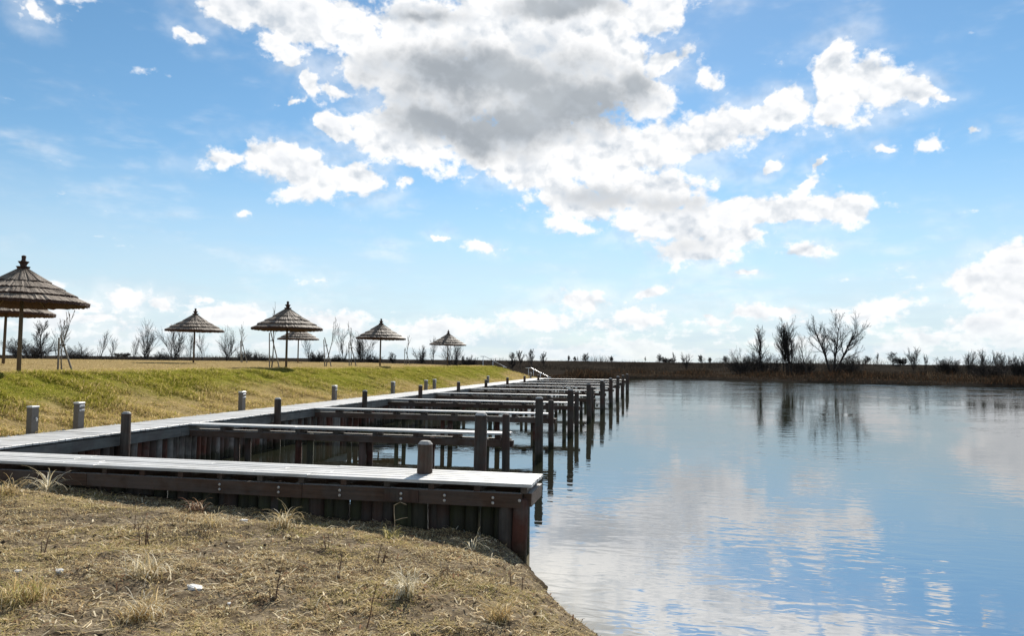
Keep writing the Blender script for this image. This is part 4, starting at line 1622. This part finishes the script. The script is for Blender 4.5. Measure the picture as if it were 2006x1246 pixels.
# ------------------------------------------------------------------ single plants and stones on the near shore
def tuft(label, x, y, n_blades, length, pal, upright=0.5, seed=0, width=0.0075, base=0.05, low=0.0):
    rg = np.random.default_rng(seed)
    z0 = gz(x, y)
    vs_, fs, cs = [], [], []
    pal = np.array(pal)
    for i in range(int(n_blades * 1.5)):
        az_ = rg.uniform(0, 2 * math.pi)
        L = 1.3 * length * rg.uniform(0.45, 1.1)
        a0 = rg.uniform(0.05, upright)
        a1 = a0 + rg.uniform(1.3, 2.9)
        bx, by = rg.normal(0, base, 2)
        bz = gz(x + bx, y + by) - z0 - 0.01
        p = np.array((bx, by, bz))
        side = np.array((-math.sin(az_), math.cos(az_), 0))
        k_ = 7
        c = pal[rg.integers(len(pal))] * rg.uniform(.85, 1.35)
        o_ = len(vs_)
        for j in range(k_):
            t = j / (k_ - 1)
            w = 1.55 * width * rg.uniform(.9, 1.1) * (1 - 0.75 * t) * .5
            vs_.append(tuple(p - side * w))
            vs_.append(tuple(p + side * w))
            cs += [(*c, 1)] * 2
            a = a0 + (a1 - a0) * t ** 1.3
            p = p + np.array((math.cos(az_) * math.sin(a), math.sin(az_) * math.sin(a), math.cos(a))) * L / (k_ - 1)
            p[2] = max(p[2], -0.02 + low)
        for j in range(k_ - 1):
            fs.append((o_ + 2 * j, o_ + 2 * j + 1, o_ + 2 * j + 3, o_ + 2 * j + 2))
    o = link('grass_tuft', raw_mesh('grass_tuft', vs_, fs, M_BLADE, False, cs), None, (x, y, z0))
    return tag(o, label, 'grass tuft', 'dry grass tufts on the near shore')


PALE = [(0.62, 0.55, 0.40), (0.72, 0.66, 0.52), (0.50, 0.42, 0.26)]
GOLD = [(0.52, 0.37, 0.17), (0.58, 0.45, 0.25), (0.52, 0.44, 0.29), (0.42, 0.33, 0.15)]
BROWN = [(0.22, 0.12, 0.08), (0.32, 0.2, 0.12), (0.5, 0.42, 0.32)]
OLIVE = [(0.40, 0.34, 0.14), (0.50, 0.43, 0.24), (0.30, 0.27, 0.10)]
tuft('pale spiky grass tuft arching against the shadow of the pier', -8.55, 9.05, 34, 0.44, PALE, 0.9, 1, 0.012, 0.03)
tuft('golden grass tuft cut by the picture edge, below the pier', -8.33, 8.15, 60, 0.28, GOLD, 0.7, 2, 0.008, 0.06)
tuft('brown withered plant at the edge of the pier shadow', -6.05, 8.85, 40, 0.24, BROWN, 1.0, 3, 0.012, 0.05)
tuft('small buff grass tuft just below the brown withered plant', -5.15, 7.83, 46, 0.22, PALE + GOLD, 0.6, 4, 0.007, 0.05)
tuft('drooping straw tuft near the pier shadow in the middle of the shore', -4.48, 8.23, 70, 0.30, PALE + GOLD[1:], 0.6, 5, 0.008, 0.06)
tuft('upper of two neighbouring straw tufts left of the white flat stone', -4.45, 5.83, 80, 0.27, PALE + GOLD[1:], 0.7, 6, 0.0075, 0.06)
tuft('lower golden tuft of the neighbouring pair at the bottom of the shore', -3.86, 5.02, 110, 0.28, GOLD + PALE, 0.8, 7, 0.0065, 0.06)
tuft('large olive-gold grass clump in the bottom left corner', -4.86, 4.98, 150, 0.30, OLIVE + GOLD, 0.9, 8, 0.0065, 0.09)
tuft('pale grass tuft hanging over a dark hollow near the water', -2.19, 6.21, 44, 0.27, PALE, 0.55, 9, 0.009, 0.035)
tuft('upright orange-gold tuft lowest and closest to the water', -1.32, 6.02, 70, 0.22, GOLD, 0.5, 10, 0.007, 0.04)
tuft('olive tuft at the foot of the tall curling stalk', -3.21, 8.51, 34, 0.2, OLIVE, 0.5, 11, 0.008, 0.04)
tuft('thin pale blades at the pier shadow edge near the end piles', -2.25, 8.62, 14, 0.26, PALE, 1.0, 12, 0.007, 0.04)


def stalk(label, x, y, hs, seed, mat=None, curlp=False):
    rg = random.Random(seed)
    z0 = gz(x, y)
    b = MB()
    for h in hs:
        p = Vector((rg.gauss(0, .03) if len(hs) > 1 else 0, rg.gauss(0, .03) if len(hs) > 1 else 0, -.02))
        d = Vector((rg.gauss(0, .10), rg.gauss(0, .10), 1))
        pts_, rad = [p.copy()], [.006]
        for i in range(7):
            d = (d + Vector((rg.gauss(0, .07), rg.gauss(0, .07), 0))).normalized()
            if curlp and i > 4:
                d = (d + Vector((0.9, -.2, -0.5 * (i - 4)))).normalized()
            p = p + d * h / 7
            pts_.append(p.copy())
            rad.append(.006 - .0005 * i)
            if i in (2, 4) and rg.random() < .6:
                q = Vector((rg.gauss(0, 1), rg.gauss(0, 1), .6)).normalized()
                b.tube([p, p + q * h * .16, p + q * h * .26 + Vector((0, 0, -.01))], [.0035, .003, .002], 4)
        b.tube(pts_, rad, 5)
    o = b.build('dead_stalk', mat or M_TWIG)
    o.location = (x, y, z0)
    tag(o, label, 'stalk', 'dead stalks on the near shore')


M_TWIG = plain('dead_twig', (0.15, 0.09, 0.06), 0.85, 0, 30, 0.4, 0.2)
M_TWIG_PALE = plain('pale_twig', (0.42, 0.33, 0.22), 0.85, 0, 30, 0.4, 0.2)
stalk('tall bent stalk with a curled tip in front of the splice plate', -3.17, 8.46, [.62], 1, M_TWIG_PALE, True)
stalk('tall single brown stalk at the bottom centre of the shore', -2.23, 5.41, [.42], 2)
stalk('pair of short brown stalks near the middle of the shore', -3.51, 7.41, [.16, .2, .12], 3)
stalk('thin dark stalk with a pale broken blade left of centre', -3.22, 5.83, [.3, .1], 4)
stalk('cluster of short stalks below the tall curling one', -2.83, 7.28, [.26, .2, .16], 5)
stalk('stalk with pale hooked tip between tufts and water', -2.14, 7.08, [.24, .16], 6, M_TWIG_PALE, True)
stalk('dark bunch of stalks over a small hollow on the left of the shore', -5.3, 6.9, [.24, .2, .26, .18], 7)
stalk('thin stalks near the left picture edge above the olive clump', -5.79, 6.03, [.2, .14], 8)
stalk('slim stalk in the middle of the shore left of the hanging tuft', -3.07, 6.77, [.22], 9)
stalk('thin stalk on the bare crumbling edge by the water', -1.45, 7.25, [.2, .14], 10)
stalk('short pale hooked stalk under the pier end', -1.95, 7.75, [.14], 11, M_TWIG_PALE, True)
stalk('small stalk far left beneath the pier shadow', -5.75, 7.35, [.2, .12], 12)


def stone(label, x, y, sx, sy, sz_, seed):
    rg = random.Random(seed)
    b = MB()
    rings = [(0.75, -.5), (1.0, -.1), (0.95, .3), (0.6, .5)]
    vs_, fs = [], []
    sides = 9
    for r_, z_ in rings:
        for q in range(sides):
            t = 2 * math.pi * q / sides
            k_ = 1 + rg.uniform(-.16, .16)
            vs_.append((r_ * k_ * math.cos(t) * sx, r_ * k_ * math.sin(t) * sy, (z_ + rg.uniform(-.06, .06)) * sz_))
    for i in range(3):
        for q in range(sides):
            n_ = (q + 1) % sides
            fs.append((i * sides + q, i * sides + n_, (i + 1) * sides + n_, (i + 1) * sides + q))
    fs.append(tuple(range(sides))[::-1])
    fs.append(tuple(3 * sides + q for q in range(sides)))
    o = b.add(vs_, fs).build('stone', M_STONE)
    o.location = (x, y, gz(x, y) + sz_ * .32)
    o.rotation_euler = (rg.uniform(-.1, .1), rg.uniform(-.1, .1), rg.uniform(0, 6))
    tag(o, label, 'stone', 'pale stones on the near shore')


stone('white flat stone right of the neighbouring tufts at the bottom', -3.95, 5.79, 0.085, 0.05, 0.05, 1)
stone('small pale stone in the grass just below the pier shadow', -5.12, 8.45, 0.05, 0.035, 0.035, 2)
stone('small pale stone above the olive clump', -5.17, 5.64, 0.035, 0.03, 0.03, 3)
stone('pale stone close to the left edge by the olive clump', -5.44, 5.48, 0.03, 0.03, 0.025, 4)
stone('small white chip on the upper left of the shore', -6.74, 6.78, 0.025, 0.02, 0.022, 5)
stone('white chip just right of the white flat stone', -3.48, 5.57, 0.02, 0.02, 0.02, 6)
